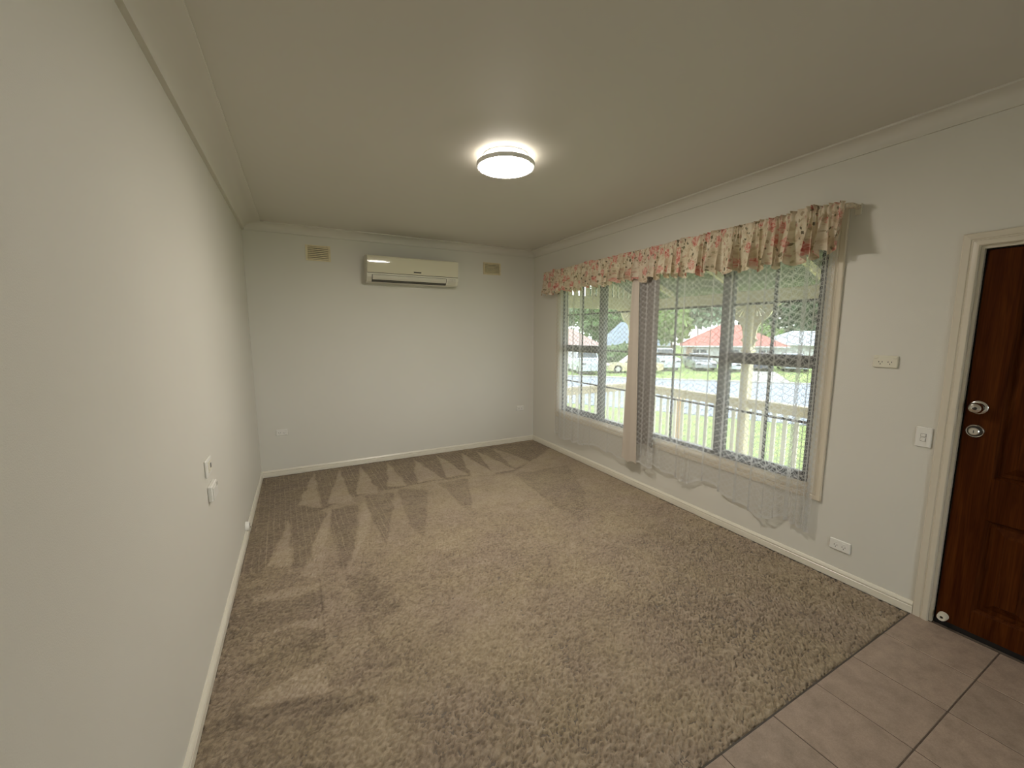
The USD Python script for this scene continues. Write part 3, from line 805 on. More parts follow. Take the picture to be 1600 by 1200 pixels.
# ------------------------------------------------------------ ceiling lamp
lx, ly = 1.739, 2.520
t = thing('ceiling_lamp', 'round white ceiling lamp, lit, with a metal rim and back-lit glow', 'ceiling light', (lx, ly, H))
LC = (lx, ly, H)
obj('mounting_plate', lathe([(0, 0), (.150, 0), (.150, -.006), (.146, -.008), (0, -.008)], 64, 'z', LC), 'lamp_ring', t, smooth=30)
obj('glowing_drum', lathe([(.132, -.008), (.132, -.046), (.10, -.046), (.10, -.008), (.132, -.008)], 64, 'z', LC), 'halo_glow', t, smooth=30)
obj('rim', lathe([(.10, -.046), (.186, -.046), (.192, -.049), (.193, -.056), (.192, -.070), (.188, -.073), (.180, -.073), (.178, -.066), (.10, -.060), (.10, -.046)], 96, 'z', LC), 'lamp_ring', t, smooth=30)
dome_p = [(0, -.094)] + [(.179 * math.sin(a), -.068 - .026 * math.cos(a)) for a in np.linspace(.08, math.pi / 2, 14)] + [(.12, -.064), (0, -.064)]
obj('diffuser', lathe(dome_p, 96, 'z', LC), 'lamp_glow', t, smooth=30)

# ------------------------------------------------------------ curtains
ROD_Z, ROD_X = 2.378, W - .105
t = thing('curtain_rod', 'cream curtain rod above the window with brackets at both ends', 'curtain rod', (ROD_X, 3.0, ROD_Z))
obj('rod', tube([(ROD_X, y, ROD_Z) for y in np.linspace(1.325, 4.70, 30)], .011, 10), 'trim_paint', t, smooth=40)
for y, s in ((1.325, -1), (4.70, 1)):
    a = np.linspace(0, math.pi / 2, 8)
    pts = [(ROD_X + .03 * (1 - math.cos(q)), y + s * .03 * math.sin(q), ROD_Z) for q in a] + [(W - .012, y + s * .03, ROD_Z)]
    obj('rod_return', tube(pts, .011, 10), 'trim_paint', t, smooth=40)
    br = obj('bracket', rb(W - .012, W - .0005, y + s * .03 - .016, y + s * .03 + .016, ROD_Z - .045, ROD_Z + .022, .003), 'trim_paint', t)
obj('rod_end_sleeve', tube([(ROD_X + .002, 1.345, ROD_Z), (ROD_X + .004, 1.315, ROD_Z + .001), (ROD_X + .015, 1.298, ROD_Z), (ROD_X + .04, 1.292, ROD_Z - .001), (W - .015, 1.293, ROD_Z)], [.016, .018, .017, .015, .013], 12), 'floral_rod_sleeve', t, smooth=40, label='gathered floral sleeve over the end of the rod')


def cloth(path_uyx, z_top, z_bot, nz, top_amp, dens=None, flare=None, ruffle=None):
    """path: list of (u, y, x) plan positions; z_bot(i) hem height; returns mesh + uv"""
    u, y, x, xm = path_uyx
    n = len(u)
    v, uv = [], []
    for k in range(nz + 1):
        s = k / nz
        z = z_top * (1 - s) + z_bot * s
        amp = top_amp + (1 - top_amp) * min(1, s * 1.6) ** .8
        xx = xm + (x - xm) * amp
        v.append(np.c_[xx, y, z])
        uv.append(np.c_[u, (z - z_bot)])
    v = np.vstack(v); uv = np.vstack(uv)
    f = []
    i = (np.arange(nz)[:, None] * n + np.arange(n - 1)[None]).ravel()
    f = np.vstack([np.c_[i, i + 1, i + n + 1], np.c_[i, i + n + 1, i + n]])
    return trimesh.Trimesh(v, f, process=False), uv


def arc_u(y, x):
    return np.r_[0, np.cumsum(np.hypot(np.diff(y), np.diff(x)))]


def pleat_path(y0, y1, xm, pleats, slow, seed):
    """plan line of a hung sheet: gentle waves plus narrow folded pleats (y, width, depth), each three cloth layers deep"""
    rng = np.random.default_rng(seed)
    sg = np.sign(y1 - y0)
    pts = [(y0, 0.)]
    for (yp, w, d) in sorted(pleats, key=lambda q: q[0] * sg):
        s1 = rng.choice([-1, 1])
        pts += [(yp - sg * w * .9, .15 * d * s1), (yp + sg * w * .45, -.5 * d * s1), (yp - sg * w * .45, .05 * d * s1), (yp + sg * w * .9, .5 * d * s1)]
    pts.append((y1, 0.))
    P = np.array(pts)
    c = np.r_[0, np.cumsum(np.hypot(*np.diff(P, axis=0).T))]
    from scipy.interpolate import PchipInterpolator
    t = np.linspace(0, c[-1], int(c[-1] / .0035))
    y = PchipInterpolator(c, P[:, 0])(t)
    x = PchipInterpolator(c, P[:, 1])(t)
    ph = meshkit.noise(np.c_[y * 3.1, np.full(len(y), seed * 1.0), np.zeros(len(y))], seed) * 7
    return y, xm + x + slow * np.sin(2 * np.pi * y / .31 + ph), t


def hang(y, x, u, xm, hem, seed):
    n = len(y)
    zb = hem + 1.0 * (x - xm)
    zb = np.convolve(np.pad(zb, 8, mode='edge'), np.ones(17) / 17, 'valid')
    return cloth((u, y, x, xm), 2.345, zb, 46, .7)


XA, XB = W - .066, W - .044
pl = [(4.45, .022, .028), (4.36, .016, .024), (4.26, .024, .028), (4.11, .020, .024), (3.97, .020, .024), (3.84, .016, .022), (3.73, .026, .028), (3.42, .008, .016)]
pl += [(3.00, .016, .022), (2.905, .010, .018), (2.80, .014, .022)]
y_, x_, u_ = pleat_path(4.50, 2.745, XA, pl, .006, 3)
bun = np.clip((3.12 - y_) / .08, 0, 1)
x_ = x_ - .018 * bun
hem_ = .262 + .03 * (meshkit.noise(np.c_[y_ * 7.2, np.zeros((len(y_), 2))], 2) - .5) + np.interp(y_, [2.74, 2.9, 3.1, 3.4, 4.5], [.05, .03, .012, .0, -.022])
m, uv = hang(y_, x_, u_, XA - .018 * bun, hem_, 3)
t = thing('lace_curtain', 'left white lace curtain, bunched opaque at the middle of the window', 'curtain', (XA, 3.6, .25))
obj('lace_panel', m, 'lace_cloth', t, smooth=True, uv=uv)


def drape(yl, yr, x0, z0, z1, amp, waves, seed):
    """a gathered strip of solid cloth: its edges run from yl[0], yr[0] at the top to yl[1], yr[1] at the bottom"""
    n_, k_ = 60, 40
    v = []
    for k in range(k_ + 1):
        q = k / k_
        a = np.linspace(0, 1, n_)
        y = (yl[0] * (1 - q) + yl[1] * q) * (1 - a) + (yr[0] * (1 - q) + yr[1] * q) * a
        x = x0 + amp * np.sin(2 * np.pi * waves * a + .8 * math.sin(3 * q + seed)) * (.6 + .4 * q)
        v.append(np.c_[x, y, np.full(n_, z0 * (1 - q) + z1 * q) + .012 * np.sin(9 * a + seed) * q])
    v = np.vstack(v)
    i = (np.arange(k_)[:, None] * n_ + np.arange(n_ - 1)[None]).ravel()
    f = np.vstack([np.c_[i, i + 1, i + n_ + 1], np.c_[i, i + n_ + 1, i + n_]])
    return trimesh.Trimesh(np.vstack([v, v + [.0012, 0, 0]]), np.vstack([f, f[:, ::-1] + len(v)]), process=False)


obj('folded_edge', drape((3.085, 3.150), (2.995, 2.945), W - .096, 2.345, .285, .0035, 1.4, 1.), 'lace_folded', t, smooth=True, label='thickly folded solid-looking edge of the lace')
obj('lining', drape((3.05, 3.06), (2.765, 2.765), W - .066, 2.345, .50, .0025, 3.2, 2.), 'bunch_shade_cloth', t, smooth=True, label='taupe lining put behind the lace, dark as the shade inside the bunch')  # opaque sheet whose colour supplies the shade within the bunch
pl = [(2.70, .022, .024), (2.50, .008, .02), (2.425, .018, .03), (2.36, .010, .02), (2.22, .008, .018), (2.06, .010, .022), (1.92, .012, .024), (1.80, .010, .02), (1.70, .016, .026), (1.62, .012, .02), (1.53, .020, .03), (1.475, .018, .03), (1.43, .016, .028), (1.398, .012, .022)]
y_, x_, u_ = pleat_path(1.374, 2.85, XB, pl, .004, 8)
hem_ = .272 + .115 * (meshkit.noise(np.c_[y_ * 4.6, np.ones((len(y_), 2))], 4) - .45) + np.interp(y_, [1.37, 1.5, 1.8, 2.3, 2.86], [-.02, -.02, .015, .02, .04])
m, uv = hang(y_, x_, u_, XB, hem_, 5)
t = thing('lace_curtain', 'right white lace curtain nearest the door, hanging to just above the skirting', 'curtain', (XB, 2.1, .25))
obj('lace_panel', m, 'lace_cloth', t, smooth=True, uv=uv)

# floral valance: ruffled heading, rod pocket, gathered skirt
def valance():
    n = 1500
    ys = np.linspace(4.705, 1.318, n)
    ph = np.r_[0, np.cumsum(np.abs(np.diff(ys)) / .058)]
    nn = meshkit.noise(np.c_[ph * .8, np.zeros(n), np.zeros(n)], 71)
    ph2 = ph + 1.6 * (nn - .5)
    big = meshkit.noise(np.c_[ys * 5.5, np.ones(n), np.zeros(n)], 77)
    mod = .35 + 1.1 * meshkit.noise(np.c_[ph * .45, np.full(n, 9.), np.zeros(n)], 73)
    fine = np.sin(2 * np.pi * ph2 * 1.9 + 3 * nn)
    c1 = np.sin(2 * np.pi * ph2)
    slow = np.sin(2 * np.pi * ph2 * .48 + 5 * big)
    u = np.abs(ys - ys[0]) * 1.55
    hem = 2.118 + .050 * (meshkit.noise(np.c_[ys * 4.5, np.zeros(n), np.ones(n)], 78) - .5) - .020 * slow
    hem = hem + np.interp(ys, [1.32, 1.6, 2.2, 2.6, 3.2, 4.7], [-.005, -.025, -.045, -.02, .01, .02])
    rows = []
    top = 2.408 + .030 * meshkit.noise(np.c_[ph * 1.1, np.zeros(n), np.zeros(n)], 74) * meshkit.noise(np.c_[ys * 6, np.zeros(n), np.zeros(n)], 75)
    levels = [(top, 1.5, 0), (top * .6 + 2.398 * .4, 1.2, 0), (np.full(n, 2.397), .35, 0), (np.full(n, 2.388), .45, 1), (np.full(n, 2.378), .5, 1), (np.full(n, 2.366), .4, 1), (np.full(n, 2.357), .3, 0)]
    x0 = ROD_X - .018
    v, uv = [], []
    for z, a, puff in levels:
        x = x0 - .004 * puff + a * (.010 * fine * mod + .006 * c1 * mod)
        v.append(np.c_[x, ys, z]); uv.append(np.c_[u, z - 2.10])
    for k in range(1, 22):
        s = k / 21
        z = 2.357 * (1 - s) + hem * s
        a1 = .010 * (1 - s) ** 2
        x = x0 + a1 * fine * mod * .8 + (.006 + .020 * s) * c1 * mod + .034 * s * slow * (.5 + mod * .5) - .014 * s
        x = np.minimum(x, W - .105)
        yy = ys + .012 * s * np.cos(2 * np.pi * ph2) * mod + s * np.interp(ys, [1.32, 1.5, 4.4, 4.70], [-.006, 0, 0, .055])
        v.append(np.c_[x, yy, z]); uv.append(np.c_[u, z - 2.10])
    nz = len(v)
    v = np.vstack(v); uv = np.vstack(uv)
    i = (np.arange(nz - 1)[:, None] * n + np.arange(n - 1)[None]).ravel()
    f = np.vstack([np.c_[i, i + 1, i + n + 1], np.c_[i, i + n + 1, i + n]])
    return trimesh.Trimesh(v, f, process=False), uv


m, uv = valance()
t = thing('valance', 'gathered floral valance with pink roses on cream, above the lace curtains', 'valance', (ROD_X, 3.0, 2.11))
obj('gathered_cloth', m, 'floral_cloth', t, smooth=True, uv=uv)

# ------------------------------------------------------------ verandah
VX, VE = 5.0, 4.65
PC = 'verandah_paint'
t = thing('verandah_deck', 'timber boarded verandah deck outside the window', 'deck', (4.3, 2.8, -.12))
for k in range(14):
    x0 = W + T + .012 + k * .1035
    obj('deck_plank', rb(x0, x0 + .097, .75, VE + .08, -.16, -.12, .003), 'deck_board', t)


def balustrade(label, along, c, a0, a1, rail_z, skip, loc):
    t = thing('balustrade', label, 'railing', loc)

    def B(a, b, d0, d1, z0, z1, r=.004):
        return rb(c + d0, c + d1, a, b, z0, z1, r) if along == 'y' else rb(a, b, c + d0, c + d1, z0, z1, r)
    obj('top_rail', B(a0, a1, -.042, .042, rail_z - .045, rail_z, .008), PC, t)
    obj('sub_rail', B(a0, a1, -.018, .018, rail_z - .115, rail_z - .05), PC, t)
    obj('bottom_rail', B(a0, a1, -.02, .02, -.03, .03), PC, t)
    n = int(round((a1 - a0) / .118))
    for k in range(n):
        a = a0 + (k + .5) * (a1 - a0) / n
        obj('baluster', B(a - .022, a + .022, -.011, .011, .025, rail_z - .06), 'baluster_paint', t)


PYS = [2.832, 1.0]
balustrade('near white picket balustrade along the front of the verandah, right of the post', 'y', VX, PYS[1] + .0595, PYS[0] - .0595, .868, None, (VX, 1.9, -.12))
balustrade('white picket balustrade along the front of the verandah, between the two posts', 'y', VX, PYS[0] + .0595, VE - .0595, .858, None, (VX, 3.7, -.12))
balustrade('white picket balustrade closing the left end of the verandah', 'x', VE, W + T + .02, VX - .0595, .848, None, (4.3, VE, -.12))
for (y, lab) in ((PYS[0], 'cream timber verandah post in front of the right sash'), (VE, 'cream timber corner post of the verandah behind the bunched curtain'), (PYS[1], 'cream timber verandah post hidden past the right edge of the window')):
    t = thing('verandah_post', lab, 'post', (VX, y, -.12))
    obj('shaft', rb(VX - .048, VX + .048, y - .048, y + .048, -.12, 1.935, .008), PC, t)
    obj('neck_moulding', rb(VX - .056, VX + .056, y - .056, y + .056, 1.40, 1.425, .004), PC, t)
    obj('foot_block', rb(VX - .058, VX + .058, y - .058, y + .058, -.12, .0, .006), PC, t)
t = thing('verandah_beam', 'cream timber beam along the front of the verandah', 'beam', (VX, 2.8, 1.93))
obj('beam_board', rb(VX - .03, VX + .03, .75, VE + .05, 1.935, 2.085, .005), PC, t)
t = thing('verandah_beam', 'cream beam with slatted frieze across the left end of the verandah', 'beam', (4.35, VE, 1.95))
obj('beam_board', rb(W + T + .01, VX - .03, VE - .025, VE + .025, 1.955, 2.130, .005), PC, t)
obj('frieze_cap', rb(W + T + .01, VX - .03, VE - .025, VE + .025, 2.44, 2.50, .005), PC, t)
k = 0
xx = W + T + .02
while xx < VX - .06:
    obj('frieze_slat', rb(xx, xx + .068, VE - .010, VE + .010, 2.125, 2.445, .003), PC, t)
    xx += .101
# corrugated roof sheet
nx_, ny_ = 2, 300
yy = np.linspace(.6, VE + .25, ny_)
wv = .009 * np.sin(2 * np.pi * yy / .076)
top, bot = [], []
va = np.vstack([np.c_[np.full(ny_, W + T + .005), yy, 2.66 + wv], np.c_[np.full(ny_, VX + .22), yy, 2.085 + wv]])
vb = va + [0, 0, .004]
i = np.arange(ny_ - 1)
fa = np.vstack([np.c_[i, i + 1, i + ny_ + 1], np.c_[i, i + ny_ + 1, i + ny_]])
m = trimesh.Trimesh(np.vstack([va, vb]), np.vstack([fa, fa[:, ::-1] + 2 * ny_]), process=False)
t = thing('verandah_roof', 'grey corrugated iron verandah roof seen from below above the beam', 'roof', (4.4, 2.8, 2.09))
obj('corrugated_sheet', m, 'roof_sheet', t, smooth=True)
for y in (1.2, 2.1, 3.0, 3.9):
    A, B = np.array([W + T + .01, y, 2.58]), np.array([VX - .035, y, 2.085])
    v = []
    for p_ in (A, B):
        for dy in (-.02, .02):
            for dzz in (0, .06):
                v.append(p_ + [0, dy, dzz])
    obj('rafter', trimesh.convex.convex_hull(np.array(v)), PC, t)

BR = [(0, 0), (.27, 0), (.262, -.018), (.205, -.05), (.165, -.125), (.13, -.165), (.09, -.19), (.055, -.23), (.035, -.29), (.022, -.36), (.026, -.42), (.016, -.46), (0, -.47)]


def bracket(org, dirn, lab):
    P_ = Polygon(BR)
    P_ = P_.buffer(-.004).buffer(.004)
    for ang in (-18, -40, -62, -80):
        a = math.radians(ang)
        d = np.array([math.cos(a), math.sin(a)])
        nrm = np.array([-d[1], d[0]])
        c = np.array([.012, -.012])
        r0, r1 = .055, .055 + (.085 if ang in (-40, -62) else .07)
        P_ = P_.difference(Polygon([c + d * r0 + nrm * .004, c + d * r1 + nrm * .009, c + d * r1 - nrm * .009, c + d * r0 - nrm * .004]))
    m = extr(P_, .022)
    v = m.vertices
    d = np.array(dirn, float)
    o = np.cross([0, 0, 1.], d)
    wv_ = np.array(org)[None] + v[:, [0]] * d + (v[:, [2]] - .011) * o + v[:, [1]] * np.array([0, 0, 1.])
    m2 = trimesh.Trimesh(wv_, m.faces, process=False)
    m2.fix_normals()
    t = thing('post_bracket', lab, 'bracket', org)
    obj('fretwork_panel', m2, PC, t)
    e = np.array(org) + d * .045 + np.array([0, 0, -.40])
    b = trimesh.creation.icosphere(2, .016); b.apply_translation(e - d * .012)
    obj('bead', b, PC, t, smooth=True)


bracket((VX, PYS[0] - .0485, 1.9345), (0, -1, 0), 'cream sunburst fretwork bracket on the right of the verandah post')
bracket((VX, PYS[0] + .0485, 1.9345), (0, 1, 0), 'cream sunburst fretwork bracket on the left of the verandah post')
bracket((VX - .0485, VE, 1.9545), (-1, 0, 0), 'cream sunburst fretwork bracket under the slatted end frieze')
bracket((VX, VE - .0485, 1.9345), (0, -1, 0), 'cream sunburst fretwork bracket between corner post and front beam')

t = thing('garden_post', 'short orange-brown timber garden post beyond the verandah pickets', 'post', (5.62, 4.23, -.6))
obj('post_shaft', rb(5.56, 5.66, 4.18, 4.28, -.62, .60, .012), 'post_timber', t)
obj('post_cap', rb(5.55, 5.67, 4.17, 4.29, .585, .625, .01), 'post_timber', t)

# ------------------------------------------------------------ street
G = -1.75
lawn_pts = [(W + T + .02, .2, -.55), (15.0, .2, G), (16.6, 8.1, G), (15.6, 9.77, G), (12.0, 15.5, G), (4.0, 27., G), (W + T - 3, 27., G), (W + T - 3, 6.2, -.6), (W + T + .02, 6.2, -.55)]
obj('lawn', extr(Polygon([(-30, -40), (90, -40), (90, 90), (-30, 90)]), .02).apply_translation([0, 0, G - .06]), 'grass_lawn', label='wide bright green grass across the far side of the street', cat='grass', **S)
obj('patio', bx(-3, 7.5, -9, NEAR - T - .002, -.14, -.09), 'kerb_concrete', label='grey concrete patio added out of view behind the house to mute green bounce', cat='patio', **S)  # unseen slab added to keep green grass bounce out of the room
# sloping front garden
v = np.array([(W + T + .05, -1.9, -.45), (W + T + .05, 5.4, -.45), (6.5, -1.9, -.62), (6.5, 5.4, -.62), (14.8, -1.9, G), (14.0, 12.5, G), (W + T + .05, 14, -.9)])
f = np.array([[0, 2, 3], [0, 3, 1], [2, 4, 5], [2, 5, 3], [1, 3, 5], [1, 5, 6]])
obj('front_garden', trimesh.Trimesh(np.vstack([v, v - [0, 0, .03]]), np.vstack([f, f[:, ::-1] + len(v)]), process=False), 'grass_lawn', label='sloping green front lawn just beyond the verandah pickets', cat='lawn', **S)
near_e = [(18.5, 5.2), (16.63, 8.1), (15.61, 9.77), (12.2, 15.2), (6., 25.)]
far_e = [(14., 30.), (20., 23.6), (23.9, 19.5), (29.3, 14.1), (36, 7.4)]
near_e = [(30, -12.)] + near_e
far_e = far_e + [(48, -5.)]
obj('street', extr(Polygon(near_e + [(-6, 45), (2, 48)] + far_e), .03).apply_translation([0, 0, G - .04]), 'road_asphalt', label='pale blue-grey asphalt street crossing in front of the house', cat='road', **S)
kp_ = np.array(far_e)
obj('kerb', [rb(0, 1, 0, 1, 0, 1, .01)] and extr(Polygon(list(far_e) + [(x + .18, y + .18) for x, y in far_e[::-1]]), .14).apply_translation([0, 0, G - .04]), 'kerb_concrete', label='concrete kerb along the far side of the street', cat='kerb', **S)
dv = [(29.0, 17.2), (31.2, 16.9), (38, 23.5), (35.5, 24.5)]
obj('driveway', extr(Polygon([(26.8, 16.6), (28.9, 14.55), (37.0, 20.4), (35.4, 22.2)]), .02).apply_translation([0, 0, G - .035]), 'kerb_concrete', label='grey concrete driveway crossing the verge to the parked cars', cat='driveway', **S)


# ------------------------------------------------------------ cars, houses, trees
def place(m, x, y, rz, z=G):
    m = m.copy()
    c, s = math.cos(rz), math.sin(rz)
    v = m.vertices
    m.vertices = np.c_[v[:, 0] * c - v[:, 1] * s + x, v[:, 0] * s + v[:, 1] * c + y, v[:, 2] + z]
    return m


def car(label, x, y, rz, L, Wd, Ht, paint, kind, group=None):
    """rz = heading of the bonnet"""
    t = thing('parked_car', label, 'car', (x, y, G))
    h1 = Ht * .56
    if kind == 'suv':
        side = [(-L / 2, .32), (-L / 2, h1 + .1), (-L / 2 + .12, Ht - .12), (-L / 2 + .4, Ht), (L * .12, Ht), (L * .22, h1 + .12), (L / 2 - .1, h1), (L / 2, h1 - .2), (L / 2, .3), (L / 2 - .3, .22), (-L / 2 + .3, .22)]
        cab = [(-L / 2 + .16, h1 + .1), (-L / 2 + .24, Ht - .12), (L * .10, Ht - .1), (L * .19, h1 + .1)]
    else:
        side = [(-L / 2, .32), (-L / 2, h1 - .02), (-L / 2 + .3, h1 + .06), (-L * .28, h1 + .08), (-L * .16, Ht), (L * .08, Ht), (L * .22, h1 + .05), (L / 2 - .2, h1 - .06), (L / 2, h1 - .25), (L / 2, .28), (L / 2 - .3, .2), (-L / 2 + .3, .2)]
        cab = [(-L * .245, h1 + .09), (-L * .15, Ht - .07), (L * .07, Ht - .07), (L * .19, h1 + .07)]
    P_ = Polygon(side)
    wr = .31
    for wxx in (-L * .31, L * .31):
        P_ = P_.difference(affinity.translate(Polygon([(wr * 1.12 * math.cos(a), wr * 1.12 * math.sin(a)) for a in np.linspace(0, 2 * math.pi, 20)[:-1]]), wxx, wr))
    m = extr_y(P_, -Wd / 2, Wd / 2)
    v = m.vertices.copy()
    k = np.clip((v[:, 2] - h1) / (Ht - h1), 0, 1)
    v[:, 1] *= 1 - .20 * k
    m = trimesh.Trimesh(v, m.faces, process=False)
    b = obj('body', place(m, x, y, rz), paint, t)
    g = extr_y(Polygon(cab), -Wd / 2 - .01, Wd / 2 + .01)
    v = g.vertices.copy(); k = np.clip((v[:, 2] - h1) / (Ht - h1), 0, 1); v[:, 1] *= 1 - .20 * k
    obj('side_windows', place(trimesh.Trimesh(v, g.faces, process=False), x, y, rz), 'car_glass', t)
    # windscreens
    for (p0, p1) in (((side[4], side[5]) if kind == 'suv' else (side[5], side[6])), ((side[1], side[2]) if kind == 'suv' else (side[3], side[4]))):
        a = np.array(p0); c = np.array(p1)
        d = (c - a); a2_, c2_ = a + d * .12, c - d * .10
        nrm = np.array([d[1], -d[0]]); nrm = nrm / np.linalg.norm(nrm)
        if nrm[1] < 0:
            nrm = -nrm
        q = []
        for pt, hw in ((a2_, None), (c2_, None)):
            kk = np.clip((pt[1] - h1) / (Ht - h1), 0, 1)
            hw = Wd / 2 * (1 - .2 * kk) - .07
            for s in (-1, 1):
                for o in (-.01, .012):
                    pp = pt + nrm * o
                    q.append([pp[0], s * hw, pp[1]])
        obj('windscreen', place(trimesh.convex.convex_hull(np.array(q)), x, y, rz), 'car_glass', t)
    for wxx in (-L * .31, L * .31):
        for s in (-1, 1):
            w = trimesh.creation.cylinder(wr, .2, sections=20)
            w.apply_transform(trimesh.transformations.rotation_matrix(math.pi / 2, [1, 0, 0]))
            w.apply_translation([wxx, s * (Wd / 2 - .11), wr])
            wp = obj('wheel', place(w, x, y, rz), 'tyre', t)
            hcap = trimesh.creation.cylinder(wr * .6, .02, sections=16)
            hcap.apply_transform(trimesh.transformations.rotation_matrix(math.pi / 2, [1, 0, 0]))
            hcap.apply_translation([wxx, s * (Wd / 2 - .004), wr])
            obj('hub', place(hcap, x, y, rz), 'hub_cap', wp)
    for s in (-1, 1):
        hl = bx(L / 2 - .06, L / 2 + .012, s * Wd * .36 - .16, s * Wd * .36 + .16, h1 - .30, h1 - .16)
        obj('headlight', place(hl, x, y, rz), 'car_glass', t)
    return t


def hdg(dx, dy):
    return math.atan2(dy, dx)


car('white four-wheel drive parked across the street, seen through the left sash', 21.9, 27.6, hdg(-.35, -.94), 4.6, 1.95, 1.95, 'car_white', 'suv')
car('beige sedan parked by the hedge, left of the bunched curtain', 25.6, 25.6, hdg(-.85, .52), 4.6, 1.8, 1.38, 'car_beige', 'sedan')
car('white van parked at the left edge of the right-hand half of the window', 30.2, 26.6, hdg(-.5, -.85), 4.4, 1.8, 1.9, 'car_white', 'suv')
car('grey sedan parked below the red roof, left of the mullion', 33.2, 25.0, hdg(-.6, -.8), 4.4, 1.75, 1.45, 'car_grey', 'sedan')
car('white sedan parked beside the mullion below the red roof', 34.6, 22.9, hdg(-.8, -.55), 4.3, 1.75, 1.5, 'car_white', 'sedan')
car('dark blue car parked left of the verandah post', 37.6, 21.9, hdg(-.8, -.5), 4.3, 1.75, 1.5, 'car_dark', 'sedan')
car('dark grey car parked on the driveway right of the verandah post', 39.5, 20.3, hdg(-.8, -.6), 4.4, 1.8, 1.5, 'car_grey', 'sedan')

t = thing('letterbox', 'small red and white roadside box on the grass, right side of the window', 'letterbox', (38.0, 17.2, G))
obj('box_housing', rb(37.8, 38.2, 16.95, 17.45, G + .45, G + 1.0, .03), 'house_trim', t)
obj('box_front', rb(37.76, 37.81, 17.0, 17.4, G + .55, G + .92, .01), 'sign_red', t, label='red front')
obj('box_stand', rb(37.88, 38.12, 17.05, 17.35, G, G + .47, .02), 'sign_red', t)


def house(label, cx, cy, rz, L, Dp, eave, ridge, wallm, roofm, base=G, hip=True, nwin=3, k=1.):
    cx, cy = away(cx, cy, k)
    L, Dp, eave, ridge = L * k, Dp, max(hgt(eave, k), 1.5), hgt(ridge, k)
    t = thing('house', label, 'house', (cx, cy, base))

    def pl(m):
        return place(m, cx, cy, rz, base)
    obj('walls', pl(bx(-L / 2, L / 2, -Dp / 2, Dp / 2, 0, eave)), wallm, t)
    o = .45
    k0 = k
    hl = L / 2 + o; hd = Dp / 2 + o
    r = max(L / 2 - Dp / 2, .2) if hip else hl
    v = np.array([[-hl, -hd, eave], [hl, -hd, eave], [hl, hd, eave], [-hl, hd, eave], [-r, 0, ridge], [r, 0, ridge], [-hl, -hd, eave - .12], [hl, -hd, eave - .12], [hl, hd, eave - .12], [-hl, hd, eave - .12]])
    rf = obj('roof', pl(trimesh.convex.convex_hull(v)), roofm, t)
    obj('gutter', pl(trimesh.util.concatenate([bx(-hl, hl, s * hd - .06, s * hd + .06, eave - .13, eave - .01) for s in (-1, 1)])), 'house_trim', t)
    for k in range(nwin):
        x = -L / 2 + (k + .5) * L / nwin
        wf = obj('house_window', pl(bx(x - .75, x + .75, -Dp / 2 - .05, -Dp / 2 + .05, .9, eave - .35)), 'house_trim', t)
        for s in (-1, 1):
            obj('window_pane', pl(bx(x + s * .36 - .31, x + s * .36 + .31, -Dp / 2 - .07, -Dp / 2 - .03, .98, eave - .43)), 'house_glass', wf)
    obj('front_door', pl(bx(-L / 2 + .2, -L / 2 + 1.1, -Dp / 2 - .04, -Dp / 2 + .02, 0, 2.05 if eave > 2.1 else eave - .1)), 'house_brick', t)


def away(x, y, k):
    return CAM[0] + (x - CAM[0]) * k, y * k


def hgt(h, k):
    return (h + G - CAM[2]) * k + CAM[2] - G


def face(cx, cy):          # turn the front (-y) to the window
    return math.atan2(cy - 2, cx - 4) - math.pi / 2


house('white house with a red tiled hip roof beyond the mullion', 40.5, 27.2, face(40.5, 27.2) + .1, 8.6, 7.5, 2.05, 4.15, 'house_wall', 'roof_red', k=1.08)
house('white house with a pale blue-grey roof at the right of the window', 48.5, 23.2, face(48.5, 23.2) - .15, 9.5, 7., 2.1, 3.5, 'house_wall', 'roof_pale', nwin=2, k=1.2)
house('house with a blue-grey roof behind the hedge, left of the bunched curtain', 46.0, 46.5, face(46, 46.5), 10., 6., 1.5, 4.9, 'house_wall', 'roof_blue')
house('house with a faded pink roof seen through the left sash', 30.0, 42.2, face(30, 42.2), 8., 6., 1.85, 3.75, 'house_brick', 'roof_pink')


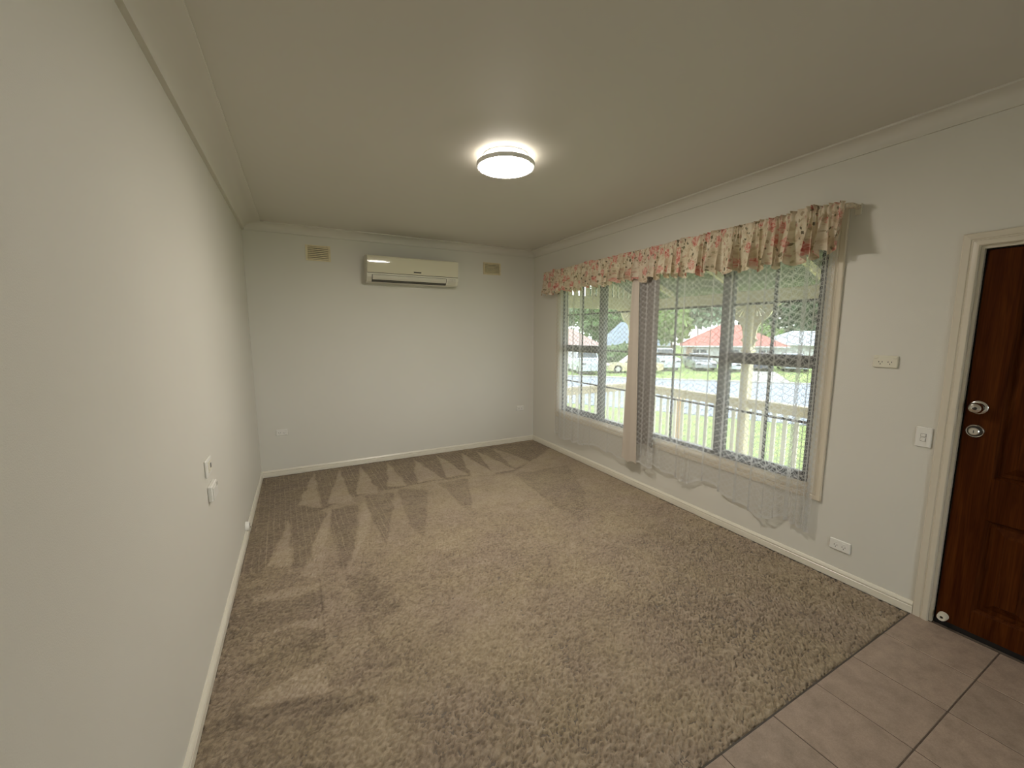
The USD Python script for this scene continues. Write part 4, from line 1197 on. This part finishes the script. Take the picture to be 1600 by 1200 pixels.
def tree(label, x, y, h, r, leaf, trunk_h, seed, n=900, name='tree', cat='tree', flat=1.0, k=1.):
    x, y = away(x, y, k)
    h, r, trunk_h = hgt(h, k), r * k, trunk_h * k
    rng = np.random.default_rng(seed)
    t = thing(name, label, cat, (x, y, G))
    tr = tube([(x, y, G - .1), (x + .1, y, G + trunk_h * .6), (x - .05, y + .1, G + trunk_h + .8)], [.22, .17, .08], 8)
    obj('trunk', tr, 'bark', t, smooth=True)
    blobs = rng.normal(size=(9, 3)) * [r * .42, r * .42, (h - trunk_h) * .22] + [0, 0, (h + trunk_h) / 2]
    br = rng.uniform(.42, .62, 9) * r
    pick = rng.integers(0, 9, n)
    d = rng.normal(size=(n, 3)); d /= np.linalg.norm(d, axis=1)[:, None]
    rad = rng.uniform(.55, 1.05, n)
    c = blobs[pick] + d * (br[pick] * rad)[:, None] * [1, 1, flat]
    s = rng.uniform(.14, .30, n) * (r / 2.5)
    a1 = rng.normal(size=(n, 3)); a1 /= np.linalg.norm(a1, axis=1)[:, None]
    a2v = np.cross(a1, d); a2v /= np.linalg.norm(a2v, axis=1)[:, None] + 1e-9
    v = np.stack([c - a1 * s[:, None] * 1.4, c + a2v * s[:, None], c + a1 * s[:, None] * 1.4, c - a2v * s[:, None]], 1).reshape(-1, 3) + [x, y, G]
    v[:, 2] = np.maximum(v[:, 2], G + .05)
    i = np.arange(n) * 4
    f = np.vstack([np.c_[i, i + 1, i + 2], np.c_[i, i + 2, i + 3]])
    o = obj('foliage', trimesh.Trimesh(v, f, process=False), leaf, t)
    tag(stage.GetPrimAtPath(o), kind='stuff')


tree('bright yellow-green tree left of the red roof', 33.5, 28.5, 6.0, 2.9, 'leaf_bright', 1.6, 1, 1300, k=1.3)
tree('dark green tree towering behind the bright green one', 37.5, 35.5, 9.2, 4.2, 'leaf_dark', 2.5, 2, 1400, k=1.9)
tree('grey-green tree directly behind the red roof', 47., 36.0, 9.0, 3.8, 'leaf_grey', 2.5, 3, 1400, k=2.0)
tree('dark evergreen tree right of the red roof', 51.5, 29.8, 10.0, 4.4, 'leaf_dark', 2., 4, 1600, k=1.55)
tree('large dark tree at the right edge of the window', 53.5, 25.0, 10.5, 4.8, 'leaf_dark', 2., 5, 1700, k=2.6)
tree('yellow-green bush between the red and the pale roof', 46.0, 26.0, 3.9, 1.9, 'leaf_bright', .6, 6, 700, cat='bush', name='bush', k=1.5)
tree('grey-green tree behind the pink roof', 28.5, 45.5, 8.4, 4.2, 'leaf_grey', 2.5, 7, 1300, k=2.5)
tree('mid-green tree behind the blue-grey roof', 36.5, 43.5, 7.0, 3.4, 'leaf_mid', 2., 8, 1100, k=1.3)
tree('sparse pale tree between pink and blue-grey roofs', 32.5, 44., 6.6, 2.6, 'leaf_grey', 2.5, 9, 500, k=1.9)
tree('clipped green hedge bush behind the beige sedan', 28.8, 30.0, 1.75, 3.2, 'leaf_mid', .5, 10, 1500, cat='hedge', name='hedge', flat=.40, k=1.13)
